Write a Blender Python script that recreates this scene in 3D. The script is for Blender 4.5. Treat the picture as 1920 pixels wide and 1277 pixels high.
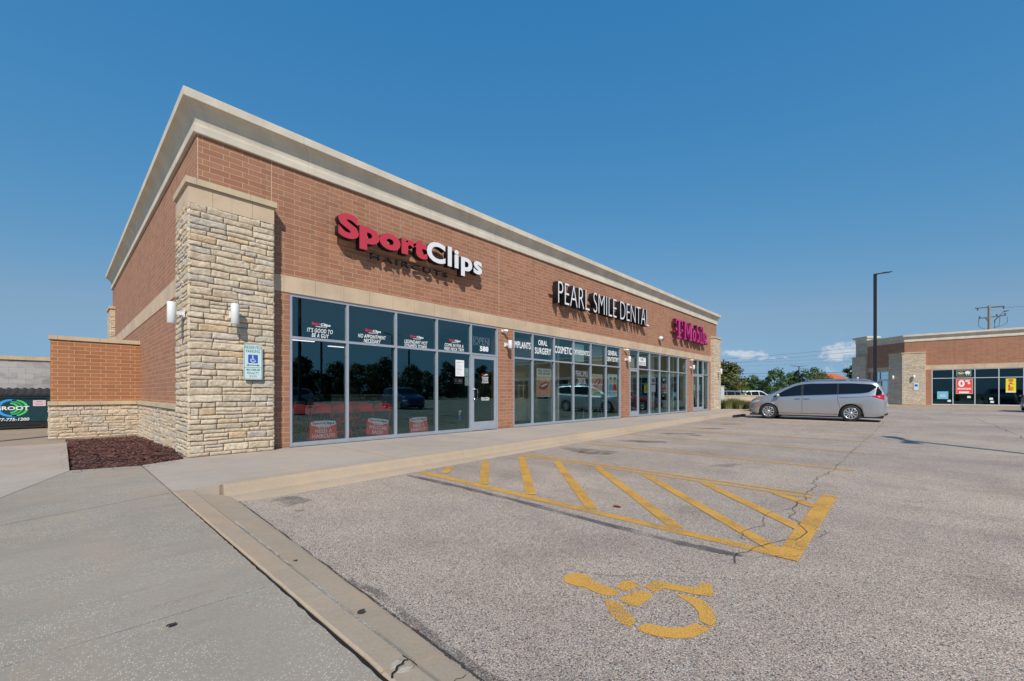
import bpy, bmesh, math, random
from mathutils import Vector, Matrix, noise
PI = math.pi
R = math.radians
scene = bpy.context.scene
for o in list(bpy.data.objects): bpy.data.objects.remove(o)
COL = scene.collection

# ------------------------------------------------------------------ camera
cam = bpy.data.cameras.new("camera")
cam_o = bpy.data.objects.new("camera", cam); COL.objects.link(cam_o)
cam_o.location = (0, 0, 1.09)
cam_o.rotation_euler = (R(90), 0, R(42.8 - 90))
cam.sensor_width = 36; cam.lens = 789 / 1920 * 36
cam.shift_y = 98.5 / 1920
cam.clip_start = 0.05; cam.clip_end = 5000
scene.camera = cam_o

# ------------------------------------------------------------------ world
SUN_DIR = Vector((0.92, 1.0, -1.22)).normalized()       # the way the light travels
SUN_EL = math.asin(-SUN_DIR.z)
az = math.atan2(-SUN_DIR.x, -SUN_DIR.y)                 # clockwise from +Y
world = bpy.data.worlds.new("World"); scene.world = world
world.use_nodes = True
nt = world.node_tree; nt.nodes.clear()
out = nt.nodes.new("ShaderNodeOutputWorld"); bg = nt.nodes.new("ShaderNodeBackground")
sky = nt.nodes.new("ShaderNodeTexSky"); sky.sky_type = 'NISHITA'; sky.sun_disc = False
sky.sun_elevation = SUN_EL; sky.sun_rotation = az
sky.air_density = 2.0; sky.dust_density = 0.0; sky.ozone_density = 6.0; sky.altitude = 0
bg.inputs[1].default_value = 0.105
tc = nt.nodes.new("ShaderNodeTexCoord")
def wmath(op, a, b=None, c=None):
    n = nt.nodes.new("ShaderNodeMath"); n.operation = op
    for i, v in enumerate((a, b, c)):
        if v is None: continue
        if isinstance(v, (int, float)): n.inputs[i].default_value = v
        else: nt.links.new(v, n.inputs[i])
    return n.outputs[0]
# small fair-weather clouds low over the horizon, placed by compass direction
nz = nt.nodes.new("ShaderNodeTexNoise"); nz.inputs["Scale"].default_value = 42; nz.inputs["Detail"].default_value = 7; nz.inputs["Roughness"].default_value = 0.6
mp = nt.nodes.new("ShaderNodeMapping"); mp.inputs["Scale"].default_value = (1, 1, 1.5)
nt.links.new(tc.outputs["Generated"], mp.inputs[0]); nt.links.new(mp.outputs[0], nz.inputs["Vector"])
sep = nt.nodes.new("ShaderNodeSeparateXYZ"); nt.links.new(tc.outputs["Generated"], sep.inputs[0])
azn = wmath('ARCTAN2', sep.outputs[1], sep.outputs[0])
total = None
for (a0, e0, wa, we, st) in ((13.25, 4.35, 2.3, 0.85, 1.0), (15.2, 4.7, 2.6, 0.9, .62), (17.0, 4.3, 1.6, 1.6, .45), (10.6, 4.0, 1.5, .32, .5), (5.5, 4.2, 1.9, 1.35, .95), (3.9, 4.6, 2.6, 1.7, .8), (4.6, 2.9, 2.4, 1.0, .5), (-1.0, 3.4, 5, 1.2, .6)):
    da = wmath('DIVIDE', wmath('SUBTRACT', azn, R(a0)), R(wa))
    de = wmath('DIVIDE', wmath('SUBTRACT', sep.outputs[2], math.sin(R(e0))), R(we))
    d = wmath('SQRT', wmath('ADD', wmath('MULTIPLY', da, da), wmath('MULTIPLY', de, de)))
    m = wmath('MULTIPLY', wmath('MAXIMUM', wmath('SUBTRACT', 1.0, d), 0.0), st)
    total = m if total is None else wmath('MAXIMUM', total, m)
mr = nt.nodes.new("ShaderNodeMapRange"); mr.interpolation_type = 'SMOOTHSTEP'
nt.links.new(wmath('ADD', wmath('MULTIPLY', total, 0.95), wmath('MULTIPLY', wmath('SUBTRACT', nz.outputs[0], 0.5), 2.3)), mr.inputs[0])
mr.inputs[1].default_value = 0.22; mr.inputs[2].default_value = 0.75
fac = wmath('MULTIPLY', wmath('MULTIPLY', mr.outputs[0], wmath('MINIMUM', wmath('MULTIPLY', total, 4.0), 1.0)), 0.85)
# polarised, saturated sky: response curve per channel
ssp = nt.nodes.new("ShaderNodeSeparateColor"); nt.links.new(sky.outputs[0], ssp.inputs[0]); scb = nt.nodes.new("ShaderNodeCombineColor")
chan = [wmath('MULTIPLY', wmath('POWER', ssp.outputs[i], gm), gn) for i, (gm, gn) in enumerate(((1.27, .285), (.58, 1.085), (.357, 2.38)))]
chan[2] = wmath('MAXIMUM', chan[2], wmath('MULTIPLY', chan[1], 1.45)); chan[0] = wmath('MINIMUM', chan[0], wmath('MULTIPLY', chan[1], .58))
for i in range(3): nt.links.new(chan[i], scb.inputs[i])
mx = nt.nodes.new("ShaderNodeMix"); mx.data_type = 'RGBA'
nt.links.new(fac, mx.inputs[0]); nt.links.new(scb.outputs[0], mx.inputs[6]); mx.inputs[7].default_value = (4.9, 5.3, 5.9, 1)
nt.links.new(mx.outputs[2], bg.inputs[0]); nt.links.new(bg.outputs[0], out.inputs[0])

sun = bpy.data.lights.new("sun", 'SUN'); sun.energy = 3.55; sun.angle = R(0.55); sun.color = (1.0, 0.925, 0.80)
sun_o = bpy.data.objects.new("sun", sun); COL.objects.link(sun_o)
sun_o.rotation_euler = SUN_DIR.to_track_quat('-Z', 'Y').to_euler(); sun_o.location = (-20, -20, 40)
scene.view_settings.view_transform = 'Standard'; scene.view_settings.look = 'None'
scene.view_settings.exposure = 0.25; scene.view_settings.gamma = 1.0
scene.cycles.max_bounces = 8; scene.cycles.transparent_max_bounces = 12

# ------------------------------------------------------------------ materials
class NB:
    """small node-tree writer"""
    def __init__(s, name):
        s.m = bpy.data.materials.new(name); s.m.use_nodes = True
        s.t = s.m.node_tree; s.t.nodes.clear()
        s.o = s.t.nodes.new("ShaderNodeOutputMaterial")
    def n(s, typ, ins=None, **kw):
        nd = s.t.nodes.new("ShaderNode" + typ)
        for k, v in kw.items(): setattr(nd, k, v)
        for k, v in (ins or {}).items():
            if isinstance(v, bpy.types.NodeSocket): s.t.links.new(v, nd.inputs[k])
            else: nd.inputs[k].default_value = v
        return nd
    def uv(s): return s.n("TexCoord").outputs["UV"]
    def ob(s): return s.n("TexCoord").outputs["Object"]
    def math(s, op, a, b=0.0, c=0.0): return s.n("Math", {0: a, 1: b, 2: c}, operation=op).outputs[0]
    def mix(s, f, a, b, mode='MIX'): return s.n("Mix", {0: f, 6: a, 7: b}, data_type='RGBA', blend_type=mode).outputs[2]
    def ramp(s, v, a, b, lo=0.0, hi=1.0, smooth=True):
        return s.n("MapRange", {0: v, 1: a, 2: b, 3: lo, 4: hi}, interpolation_type='SMOOTHSTEP' if smooth else 'LINEAR').outputs[0]
    def noise(s, vec, scale, detail=4, rough=0.55): return s.n("TexNoise", {"Vector": vec, "Scale": scale, "Detail": detail, "Roughness": rough}).outputs[0]
    def scl(s, vec, xyz): return s.n("Mapping", {0: vec, 3: xyz}).outputs[0]
    def bsdf(s, **kw):
        nd = s.t.nodes.new("ShaderNodeBsdfPrincipled")
        for k, v in kw.items():
            k = k.replace('_', ' ')
            if isinstance(v, bpy.types.NodeSocket): s.t.links.new(v, nd.inputs[k])
            else: nd.inputs[k].default_value = v
        return nd
    def bump(s, h, strength=0.3, dist=0.01): return s.n("Bump", {"Height": h, "Strength": strength, "Distance": dist}).outputs[0]
    def end(s, sh):
        s.t.links.new(sh if isinstance(sh, bpy.types.NodeSocket) else sh.outputs[0], s.o.inputs[0]); return s.m
def C4(c): return (c[0], c[1], c[2], 1)
M = {}
def simple(name, col, rough=0.5, metal=0.0, coat=0.0, var=0.0, emit=None):
    b = NB(name); c = C4(col)
    if var:
        v = b.noise(b.ob(), 6, 5)
        c = b.mix(b.ramp(v, .3, .7), C4([x * (1 - var) for x in col]), C4([min(1, x * (1 + var)) for x in col]))
    p = b.bsdf(Base_Color=c, Roughness=rough, Metallic=metal)
    p.inputs["Coat Weight"].default_value = coat
    if emit: p.inputs["Emission Color"].default_value = C4(emit[:3]); p.inputs["Emission Strength"].default_value = emit[3]
    M[name] = b.end(p); return M[name]

def brick_mat(name, c1, c2, mortar, w=.305, h=.102, off=.33):
    b = NB(name); uv = b.uv()
    t = b.n("TexBrick", {"Vector": uv, "Color1": C4(c1), "Color2": C4(c2), "Mortar": C4(mortar), "Scale": 1.0,
                         "Mortar Size": .0040, "Mortar Smooth": .25, "Bias": 0.0, "Brick Width": w, "Row Height": h}, offset=off, offset_frequency=2)
    n1 = b.noise(b.scl(uv, (1, 5, 1)), 30, 5, .7); n2 = b.noise(uv, .55, 4)
    c = b.mix(b.ramp(n1, .25, .75), t.outputs[0], b.mix(.5, t.outputs[0], C4((c1[0] * 1.25, c1[1] * 1.3, c1[2] * 1.35))))
    c = b.mix(b.ramp(n2, .3, .75, 0, .22), c, C4((.27, .15, .11)))
    c = b.mix(t.outputs[1], c, C4(mortar))
    stv = b.noise(b.scl(uv, (2.2, .22, 1)), 1.5, 6, .65)
    c = b.mix(b.ramp(stv, .5, .72, 0, .5), c, b.mix(1.0, c, C4((.78, .76, .74)), 'MULTIPLY'))
    c = b.mix(b.ramp(b.noise(b.scl(uv, (1.2, .5, 1)), 2.4, 6, .7), .6, .78, 0, .3), c, C4((.52, .38, .29)))
    hh = b.math('ADD', b.math('MULTIPLY', b.math('SUBTRACT', 1.0, t.outputs[1]), 1.0), b.math('MULTIPLY', n1, .5))
    M[name] = b.end(b.bsdf(Base_Color=c, Roughness=.88, Normal=b.bump(hh, .55, .006)))
brick_mat("brick", (.385, .178, .100), (.275, .114, .064), (.54, .42, .32))
brick_mat("orange_brick", (.40, .165, .068), (.31, .118, .046), (.62, .50, .37))

def cast_mat(name, col, w=.61, joint=(.16, .12, .08)):
    b = NB(name); uv = b.uv()
    t = b.n("TexBrick", {"Vector": uv, "Scale": 1.0, "Mortar Size": .0035, "Mortar Smooth": .1, "Brick Width": w, "Row Height": 50.0}, offset=0)
    n1 = b.noise(uv, 1.7, 5); n2 = b.noise(uv, 60, 3)
    c = b.mix(b.ramp(n1, .3, .72), C4([x * .87 for x in col]), C4([x * 1.08 for x in col]))
    c = b.mix(b.ramp(n2, .3, .7, 0, .12), c, C4([x * .6 for x in col]))
    dr = b.noise(b.scl(uv, (7, .6, 1)), 1.2, 6, .7)
    c = b.mix(b.ramp(dr, .52, .75, 0, .4), c, b.mix(1.0, c, C4((.72, .68, .62)), 'MULTIPLY'))
    c = b.mix(b.math('MULTIPLY', t.outputs[1], .75), c, C4(joint))
    M[name] = b.end(b.bsdf(Base_Color=c, Roughness=.85, Normal=b.bump(n2, .15, .004)))
cast_mat("cast_stone", (.60, .46, .325))
cast_mat("cornice_stone", (.66, .59, .49), 3.05, (.3, .26, .2))
cast_mat("cap_stone", (.58, .47, .32), .8)

b = NB("ledge_stone")
at = b.n("Attribute", attribute_name="Col").outputs[0]
n1 = b.noise(b.ob(), 17, 7, .7); n2 = b.noise(b.ob(), 75, 4, .65)
c = b.mix(b.ramp(n1, .36, .62, 0, .8), at, b.mix(1.0, at, C4((.76, .70, .62)), 'MULTIPLY'))
c = b.mix(b.ramp(n2, .58, .66, 0, .35), c, b.mix(1.0, c, C4((.5, .45, .38)), 'MULTIPLY'))
c = b.mix(b.ramp(n2, .55, .75, 0, .35), c, C4((.56, .5, .4)))
M["ledge_stone"] = b.end(b.bsdf(Base_Color=c, Roughness=.92, Normal=b.bump(b.math('ADD', n1, b.math('MULTIPLY', n2, .5)), .95, .022)))

def concrete(name, col, spots=True, dark=.75, agg=.35):
    b = NB(name); v = b.ob()
    n0 = b.noise(v, .45, 5, .6); n1 = b.noise(v, 3.2, 6, .62); n2 = b.noise(v, 55, 4, .7)
    st = b.noise(b.scl(v, (.6, 3.5, 1)), 1.6, 6, .7)
    c = b.mix(b.ramp(n0, .32, .7), C4([x * dark for x in col]), C4(col))
    c = b.mix(b.ramp(n1, .35, .75, 0, .4), c, C4([x * y for x, y in zip(col, (1.12, 1.08, 1.0))]))
    c = b.mix(b.ramp(st, .50, .74, 0, .5), c, C4([x * y for x, y in zip(col, (.74, .70, .64))]))
    c = b.mix(b.ramp(n2, .35, .7, 0, .32), c, C4([x * .62 for x in col]))
    wz = b.noise(b.scl(v, (1.6, .8, 1)), .9, 7, .68)
    c = b.mix(b.ramp(wz, .48, .68, 0, .5), c, C4((col[0] * 1.12, col[1] * .98, col[2] * .84)))
    c = b.mix(b.ramp(b.noise(v, 140, 3, .7), .5, .8, 0, .35), c, C4([x * .45 for x in col]))
    if spots:
        vo = b.n("TexVoronoi", {"Vector": v, "Scale": 125.0, "Randomness": 1.0})
        rnd = b.n("SeparateColor", {0: vo.outputs[1]}).outputs[0]
        m = b.math('MULTIPLY', b.math('GREATER_THAN', rnd, 1 - agg * .4), b.ramp(vo.outputs[0], .28, .46, 1, 0))
        patch = b.ramp(b.noise(v, 1.3, 4, .6), .40, .58, .2, .95)
        c = b.mix(b.math('MULTIPLY', m, patch), c, C4((.62, .56, .49)))
        m2 = b.math('MULTIPLY', b.math('LESS_THAN', rnd, .07), b.ramp(vo.outputs[0], .18, .34, .55, 0))
        c = b.mix(m2, c, C4((.13, .12, .11)))
    M[name] = b.end(b.bsdf(Base_Color=c, Roughness=.9, Normal=b.bump(b.math('ADD', n1, b.math('MULTIPLY', n2, .35)), .35, .006)))
concrete("slab_concrete", (.375, .318, .262), True, .8, .8)
concrete("walk_concrete", (.47, .40, .345), False, .84)
concrete("curb_concrete", (.48, .375, .275), False, .84)
concrete("drive_concrete", (.37, .29, .22), False, .85)
concrete("chipped_concrete", (.46, .42, .37), False, .6)
concrete("footing_concrete", (.36, .31, .25), False, .7)

def asphalt_color(b, v):
    vo = b.n("TexVoronoi", {"Vector": v, "Scale": 150.0, "Randomness": 1.0})
    r = b.n("SeparateColor", {0: vo.outputs[1]})
    n0 = b.noise(v, .22, 6, .62); n1 = b.noise(v, 1.6, 5, .65); n3 = b.noise(v, 38, 3, .7)
    st = b.mix(r.outputs[0], C4((.46, .36, .28)), C4((.90, .73, .57)))
    st = b.mix(b.math('GREATER_THAN', r.outputs[1], .93), st, C4((.9, .84, .78)))
    st = b.mix(b.math('LESS_THAN', r.outputs[1], .075), st, C4((.07, .065, .065)))
    st = b.mix(b.math('GREATER_THAN', r.outputs[2], .95), st, C4((.62, .42, .32)))
    st = b.mix(b.ramp(vo.outputs[0], .38, .62, 0, .6), st, C4((.10, .09, .09)))
    st = b.mix(b.ramp(n3, .35, .75, 0, .25), st, C4((.2, .175, .165)))
    st = b.mix(b.ramp(n1, .42, .72, 0, .28), st, b.mix(1.0, st, C4((.62, .6, .6)), 'MULTIPLY'))
    st = b.mix(b.ramp(b.noise(v, .75, 6, .7), .5, .72, 0, .5), st, b.mix(1.0, st, C4((.66, .64, .64)), 'MULTIPLY'))
    st = b.mix(b.ramp(b.noise(b.scl(v, (.9, .16, 1)), 1.0, 5, .6), .48, .66, 0, .4), st, b.mix(1.0, st, C4((.74, .72, .72)), 'MULTIPLY'))
    st = b.mix(b.ramp(n0, .35, .7, 0, .9), b.mix(1.0, st, C4((.86, .85, .86)), 'MULTIPLY'), b.mix(1.0, st, C4((1.14, 1.10, 1.06)), 'MULTIPLY'))
    return st, vo.outputs[0], n3
b = NB("asphalt"); v = b.ob(); c, vd, n3 = asphalt_color(b, v)
M["asphalt"] = b.end(b.bsdf(Base_Color=c, Roughness=.9, Normal=b.bump(b.math('SUBTRACT', n3, b.math('MULTIPLY', vd, .8)), .6, .006)))
# worn paint: the paint keeps to the tops of the stones
def paint(name, col, wear=.45, op=1.0):
    b = NB(name); v = b.ob()
    n1 = b.noise(v, 110, 3, .75); n2 = b.noise(v, 3.2, 5, .65)
    th = b.math('ADD', n1, b.math('MULTIPLY', b.math('SUBTRACT', n2, .5), .6))
    f = b.math('MULTIPLY', b.ramp(th, wear - .1, wear + .06), op)
    cc = b.mix(b.ramp(n1, .35, .75), C4([x * .78 for x in col]), C4([min(1, x * 1.12) for x in col]))
    p = b.bsdf(Base_Color=cc, Roughness=.75, Normal=b.bump(n1, .5, .004)); tr = b.n("BsdfTransparent")
    M[name] = b.end(b.n("MixShader", {0: f, 1: tr.outputs[0], 2: p.outputs[0]}))
paint("yellow_paint", (.72, .38, .07), .425)
paint("faded_yellow_paint", (.68, .38, .09), .41, .92)
paint("black_sealer", (.13, .12, .125), .50, .75)
paint("oil_stain", (.10, .085, .08), .52, .45)
paint("tar_crack", (.05, .045, .045), .47, .85)
paint("pale_scuff", (.52, .5, .47), .52, .8)

def glass_mat(name, tint, refl, base=.10):
    b = NB(name)
    fr = b.n("Fresnel", {"IOR": 1.5}).outputs[0]
    f = b.math('MINIMUM', b.math('ADD', base, b.math('MULTIPLY', fr, .8)), .9)
    g = b.n("BsdfGlossy", {"Color": C4(refl), "Roughness": 0.0}); tr = b.n("BsdfTransparent", {0: C4(tint)})
    M[name] = b.end(b.n("MixShader", {0: f, 1: tr.outputs[0], 2: g.outputs[0]}))
glass_mat("shop_glass", (.985, .99, .985), (.50, .92, .98), .115)
glass_mat("dark_shop_glass", (.75, .85, .85), (.5, .84, .88), .05)

simple("aluminium", (.43, .46, .53), .42, .35, 0, .04)
simple("white_aluminium", (.62, .64, .68), .4, .2)
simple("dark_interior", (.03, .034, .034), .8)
simple("interior_floor", (.055, .042, .032), .6, var=.2)
simple("interior_wall", (.23, .21, .16), .85)
simple("ceiling_tile", (.3, .3, .28), .9)
simple("blind_fabric", (.34, .31, .22), .9, var=.1)
simple("white_metal", (.72, .73, .74), .4)
simple("chrome", (.75, .76, .78), .18, 1.0)
simple("black_metal", (.02, .022, .028), .45, .3)
simple("grey_metal", (.3, .31, .33), .5, .5)
simple("letter_red", (.55, .045, .07), .35)
simple("letter_white", (.80, .80, .83), .35)
simple("letter_black", (.006, .005, .008), .6)
simple("letter_magenta", (.62, .012, .22), .35)
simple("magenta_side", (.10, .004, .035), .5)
simple("vinyl_white", (.85, .87, .88), .6)
simple("vinyl_red", (.68, .03, .05), .6)
simple("vinyl_cream", (.80, .74, .62), .6)
simple("poster_red", (.85, .07, .04), .6)
simple("poster_yellow", (.80, .72, .03), .6)
simple("poster_blue", (.18, .50, .68), .6)
simple("poster_pale", (.72, .82, .70), .6)
simple("poster_peach", (.80, .47, .30), .6, var=.12)
simple("lip_red", (.60, .14, .12), .5)
simple("lip_dark", (.25, .03, .03), .5)
simple("tooth_white", (.86, .84, .76), .4)
simple("ink_black", (.03, .03, .035), .6)
simple("ink_grey", (.25, .25, .27), .6)
simple("sign_green", (.02, .22, .16), .5)
simple("sign_blue", (.02, .11, .48), .5)
simple("sign_white", (.62, .74, .76), .5)
simple("chair_red", (.85, .012, .02), .5)
simple("tyre_rubber", (.018, .018, .02), .75)
simple("rim_alloy", (.62, .63, .66), .3, .85)
simple("car_glass", (.008, .012, .024), .05)
M["car_glass"].node_tree.nodes["Principled BSDF"].inputs["IOR"].default_value = 1.33
simple("car_trim", (.02, .02, .023), .5)
simple("lamp_red", (.45, .01, .02), .15, 0, .8)
simple("lamp_orange", (.75, .16, .03), .3)
simple("lamp_clear", (.6, .63, .68), .1, .3, .8)
simple("column_white", (.70, .76, .68), .7)
simple("joint_black", (.008, .007, .006), 1.0)
simple("roof_membrane", (.55, .55, .53), .9)
simple("soil", (.05, .035, .028), .95, var=.3)
simple("grass_ground", (.07, .10, .035), .95, var=.3)
simple("roof_tile", (.52, .15, .06), .8, var=.15)
simple("stucco", (.5, .42, .32), .9, var=.08)
simple("bark", (.09, .07, .05), .95, var=.2)
simple("wood_pole", (.30, .28, .25), .9, var=.1)
simple("insulator", (.12, .12, .13), .4)
simple("dumpster_green", (.008, .05, .065), .42, .1, .1, .12)
simple("dumpster_black", (.014, .014, .016), .55)
simple("logo_blue", (.03, .36, .85), .5)
simple("logo_green", (.07, .60, .16), .5)
simple("logo_green_dark", (.03, .38, .12), .5)
simple("sticker_pink", (.75, .55, .6), .5)
simple("dry_leaf", (.055, .035, .025), .8)
simple("orange_leaf", (.42, .12, .03), .8)
simple("lamp_light", (.9, .9, .9), .5, emit=(1, 1, .95, 1.0))
def car_paint(name, col, metal=.6):
    b = NB(name); v = b.noise(b.ob(), 900, 2)
    p = b.bsdf(Base_Color=b.mix(b.ramp(v, .3, .7, 0, .25), C4(col), C4([min(1, x * 1.35) for x in col])), Metallic=metal, Roughness=.33)
    p.inputs["Coat Weight"].default_value = 1.0; p.inputs["Coat Roughness"].default_value = .04
    M[name] = b.end(p)
car_paint("paint_silver", (.42, .43, .465), .65)
car_paint("paint_red", (.42, .01, .012), .3)
car_paint("paint_blue", (.02, .05, .16), .4)
car_paint("paint_white", (.68, .69, .7), 0)
car_paint("paint_grey", (.22, .24, .27), .5)

def leaf_mat(name, c1, c2):
    b = NB(name); v = b.ob()
    at = b.n("Attribute", attribute_name="Col").outputs[0]
    r = b.n("SeparateColor", {0: at}).outputs[0]
    c = b.mix(b.math('ADD', b.math('MULTIPLY', r, .75), b.math('MULTIPLY', b.noise(v, .9, 3), .25)), C4(c1), C4(c2))
    p = b.bsdf(Base_Color=c, Roughness=.6); tl = b.n("BsdfTranslucent", {0: c})
    M[name] = b.end(b.n("MixShader", {0: .22, 1: p.outputs[0], 2: tl.outputs[0]}))
leaf_mat("leaf_olive", (.035, .052, .012), (.20, .20, .05))
leaf_mat("leaf_green", (.022, .06, .016), (.12, .21, .055))
leaf_mat("leaf_dark", (.012, .028, .012), (.045, .08, .03))
leaf_mat("grass_blade", (.13, .17, .04), (.42, .40, .17))
leaf_mat("mulch_chip", (.05, .018, .016), (.30, .13, .105))

def cmu_mat():
    b = NB("grey_block"); uv = b.uv()
    t = b.n("TexBrick", {"Vector": uv, "Color1": C4((.27, .27, .28)), "Color2": C4((.47, .46, .46)), "Mortar": C4((.33, .31, .29)), "Scale": 1.0,
                         "Mortar Size": .006, "Mortar Smooth": .2, "Brick Width": .406, "Row Height": .203}, offset=.5)
    n = b.noise(b.scl(uv, (1, 2.5, 1)), 3, 6, .7)
    c = b.mix(b.ramp(n, .45, .72, 0, .6), t.outputs[0], C4((.56, .55, .56)))
    M["grey_block"] = b.end(b.bsdf(Base_Color=c, Roughness=.95, Normal=b.bump(b.math('SUBTRACT', 1.0, t.outputs[1]), .5, .006)))
cmu_mat()

# ------------------------------------------------------------------ mesh and object helpers
class MB:
    """collects faces with metric uvs (and a colour each) and links them as ONE mesh object"""
    def __init__(s, xf=None): s.v = []; s.f = []; s.uv = []; s.c = []; s.sm = []; s.xf = xf
    def face(s, pts, uv=None, col=1.0, smooth=False):
        k = len(s.v)
        pts = [Vector(p) for p in pts]
        if uv is None:
            n = (pts[1] - pts[0]).cross(pts[2] - pts[0]); a = [abs(x) for x in n]
            if a[2] >= a[0] and a[2] >= a[1]: uv = [(p.x, p.y) for p in pts]
            elif a[0] > a[1]: uv = [(p.y, p.z) for p in pts]
            else: uv = [(p.x, p.z) for p in pts]
        if s.xf: pts = [s.xf @ p for p in pts]
        s.v += pts; s.f.append(tuple(range(k, k + len(pts)))); s.uv.append(uv); s.c.append(col); s.sm.append(smooth)
    def box(s, x0, x1, y0, y1, z0, z1, skip=''):
        P = lambda i, j, k: ((x0, x1)[i], (y0, y1)[j], (z0, z1)[k])
        F = {'b': [P(0,0,0), P(0,1,0), P(1,1,0), P(1,0,0)], 't': [P(0,0,1), P(1,0,1), P(1,1,1), P(0,1,1)],
             'f': [P(0,0,0), P(1,0,0), P(1,0,1), P(0,0,1)], 'k': [P(1,1,0), P(0,1,0), P(0,1,1), P(1,1,1)],
             'l': [P(0,1,0), P(0,0,0), P(0,0,1), P(0,1,1)], 'r': [P(1,0,0), P(1,1,0), P(1,1,1), P(1,0,1)]}
        for k, p in F.items():
            if k not in skip: s.face(p)
    def grid(s, pts, smooth=True, col=1.0, closed=False):
        """pts[i][j] rows of points -> shared-vertex quads"""
        k = len(s.v); n, m = len(pts), len(pts[0])
        for r in pts:
            for p in r:
                p = Vector(p); s.v.append(s.xf @ p if s.xf else p)
        for i in range(n - 1):
            for j in range(m if closed else m - 1):
                j2 = (j + 1) % m
                q = (k + i*m + j, k + i*m + j2, k + (i+1)*m + j2, k + (i+1)*m + j)
                s.f.append(q); s.uv.append([(s.v[t].x, s.v[t].y) for t in q]); s.c.append(col); s.sm.append(smooth)
    def tube(s, path, r, seg=8, caps=True, smooth=True, col=1.0):
        path = [Vector(p) for p in path]; rr = r if isinstance(r, (list, tuple)) else [r] * len(path)
        rows = []; up = Vector((0, 0, 1))
        for i, p in enumerate(path):
            t = (path[min(i+1, len(path)-1)] - path[max(i-1, 0)]).normalized()
            a = t.cross(up)
            if a.length < .05: a = t.cross(Vector((1, 0, 0)))
            a.normalize(); b_ = a.cross(t)
            rows.append([p + (a * math.cos(2*PI*j/seg) + b_ * math.sin(2*PI*j/seg)) * rr[i] for j in range(seg)])
        s.grid(rows, smooth, col, True)
        if caps: s.face(rows[0][::-1], [(0, 0)] * seg, col); s.face(rows[-1], [(0, 0)] * seg, col)
    def lathe(s, prof, c=(0, 0, 0), axis='z', seg=24, smooth=True):
        rows = []
        for (r, h) in prof:
            row = []
            for j in range(seg):
                a = 2*PI*j/seg; x, y = r*math.cos(a), r*math.sin(a)
                row.append(Vector(c) + (Vector((x, y, h)) if axis == 'z' else Vector((h, x, y)) if axis == 'x' else Vector((x, h, y))))
            rows.append(row)
        s.grid(rows, smooth, 1.0, True)
    def prism(s, poly, y0, y1):
        """polygon in x,z extruded from y0 (front) to y1"""
        s.face([(x, y0, z) for x, z in poly]); s.face([(x, y1, z) for x, z in poly][::-1])
        n = len(poly)
        for i in range(n):
            (xa, za), (xb, zb) = poly[i], poly[(i+1) % n]
            s.face([(xa, y0, za), (xa, y1, za), (xb, y1, zb), (xb, y0, zb)])
    def build(s, name, mat, parent=None, loc=(0, 0, 0), **kw):
        me = bpy.data.meshes.new(name)
        L = Vector(loc)
        me.from_pydata([tuple(v - L) for v in s.v], [], s.f)
        ul = me.uv_layers.new(name="UVMap"); data = [c for f in s.uv for p in f for c in p]
        ul.data.foreach_set("uv", data)
        ca = me.color_attributes.new("Col", 'FLOAT_COLOR', 'CORNER'); cd = []
        for f, c in zip(s.f, s.c):
            c = (c, c, c) if isinstance(c, (int, float)) else c
            cd += [c[0], c[1], c[2], 1.0] * len(f)
        ca.data.foreach_set("color", cd)
        me.polygons.foreach_set("use_smooth", s.sm)
        me.materials.append(M[mat]); me.update()
        o = bpy.data.objects.new(name, me); COL.objects.link(o); o.location = loc
        if parent: attach(o, parent)
        return tag(o, **kw)
def tag(o, label=None, cat=None, group=None, kind=None):
    if label: o["label"] = label
    if cat: o["category"] = cat
    if group: o["group"] = group
    if kind: o["kind"] = kind
    return o
WORLD_ROOTS = set()      # things whose parts are written in world coordinates
def attach(o, parent):
    o.parent = parent
    if parent in WORLD_ROOTS: o.matrix_parent_inverse = parent.matrix_basis.inverted()
def site(name, label, cat, group=None, loc=(0, 0, 0)):
    o = empty(name, label, cat, group, loc); WORLD_ROOTS.add(o); return o
def empty(name, label, cat, group=None, loc=(0, 0, 0), rz=0):
    o = bpy.data.objects.new(name, None); COL.objects.link(o); o.location = loc; o.rotation_euler = (0, 0, rz)
    o.empty_display_size = .3
    return tag(o, label, cat, group)
def copy_tree(o, parent=None, **kw):
    c = o.copy(); COL.objects.link(c)
    if parent: c.parent = parent
    for ch in list(o.children): copy_tree(ch, c)
    return tag(c, **kw)
def frame_mat(ox, oy, oz, rz): return Matrix.Translation((ox, oy, oz)) @ Matrix.Rotation(rz, 4, 'Z')

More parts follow.
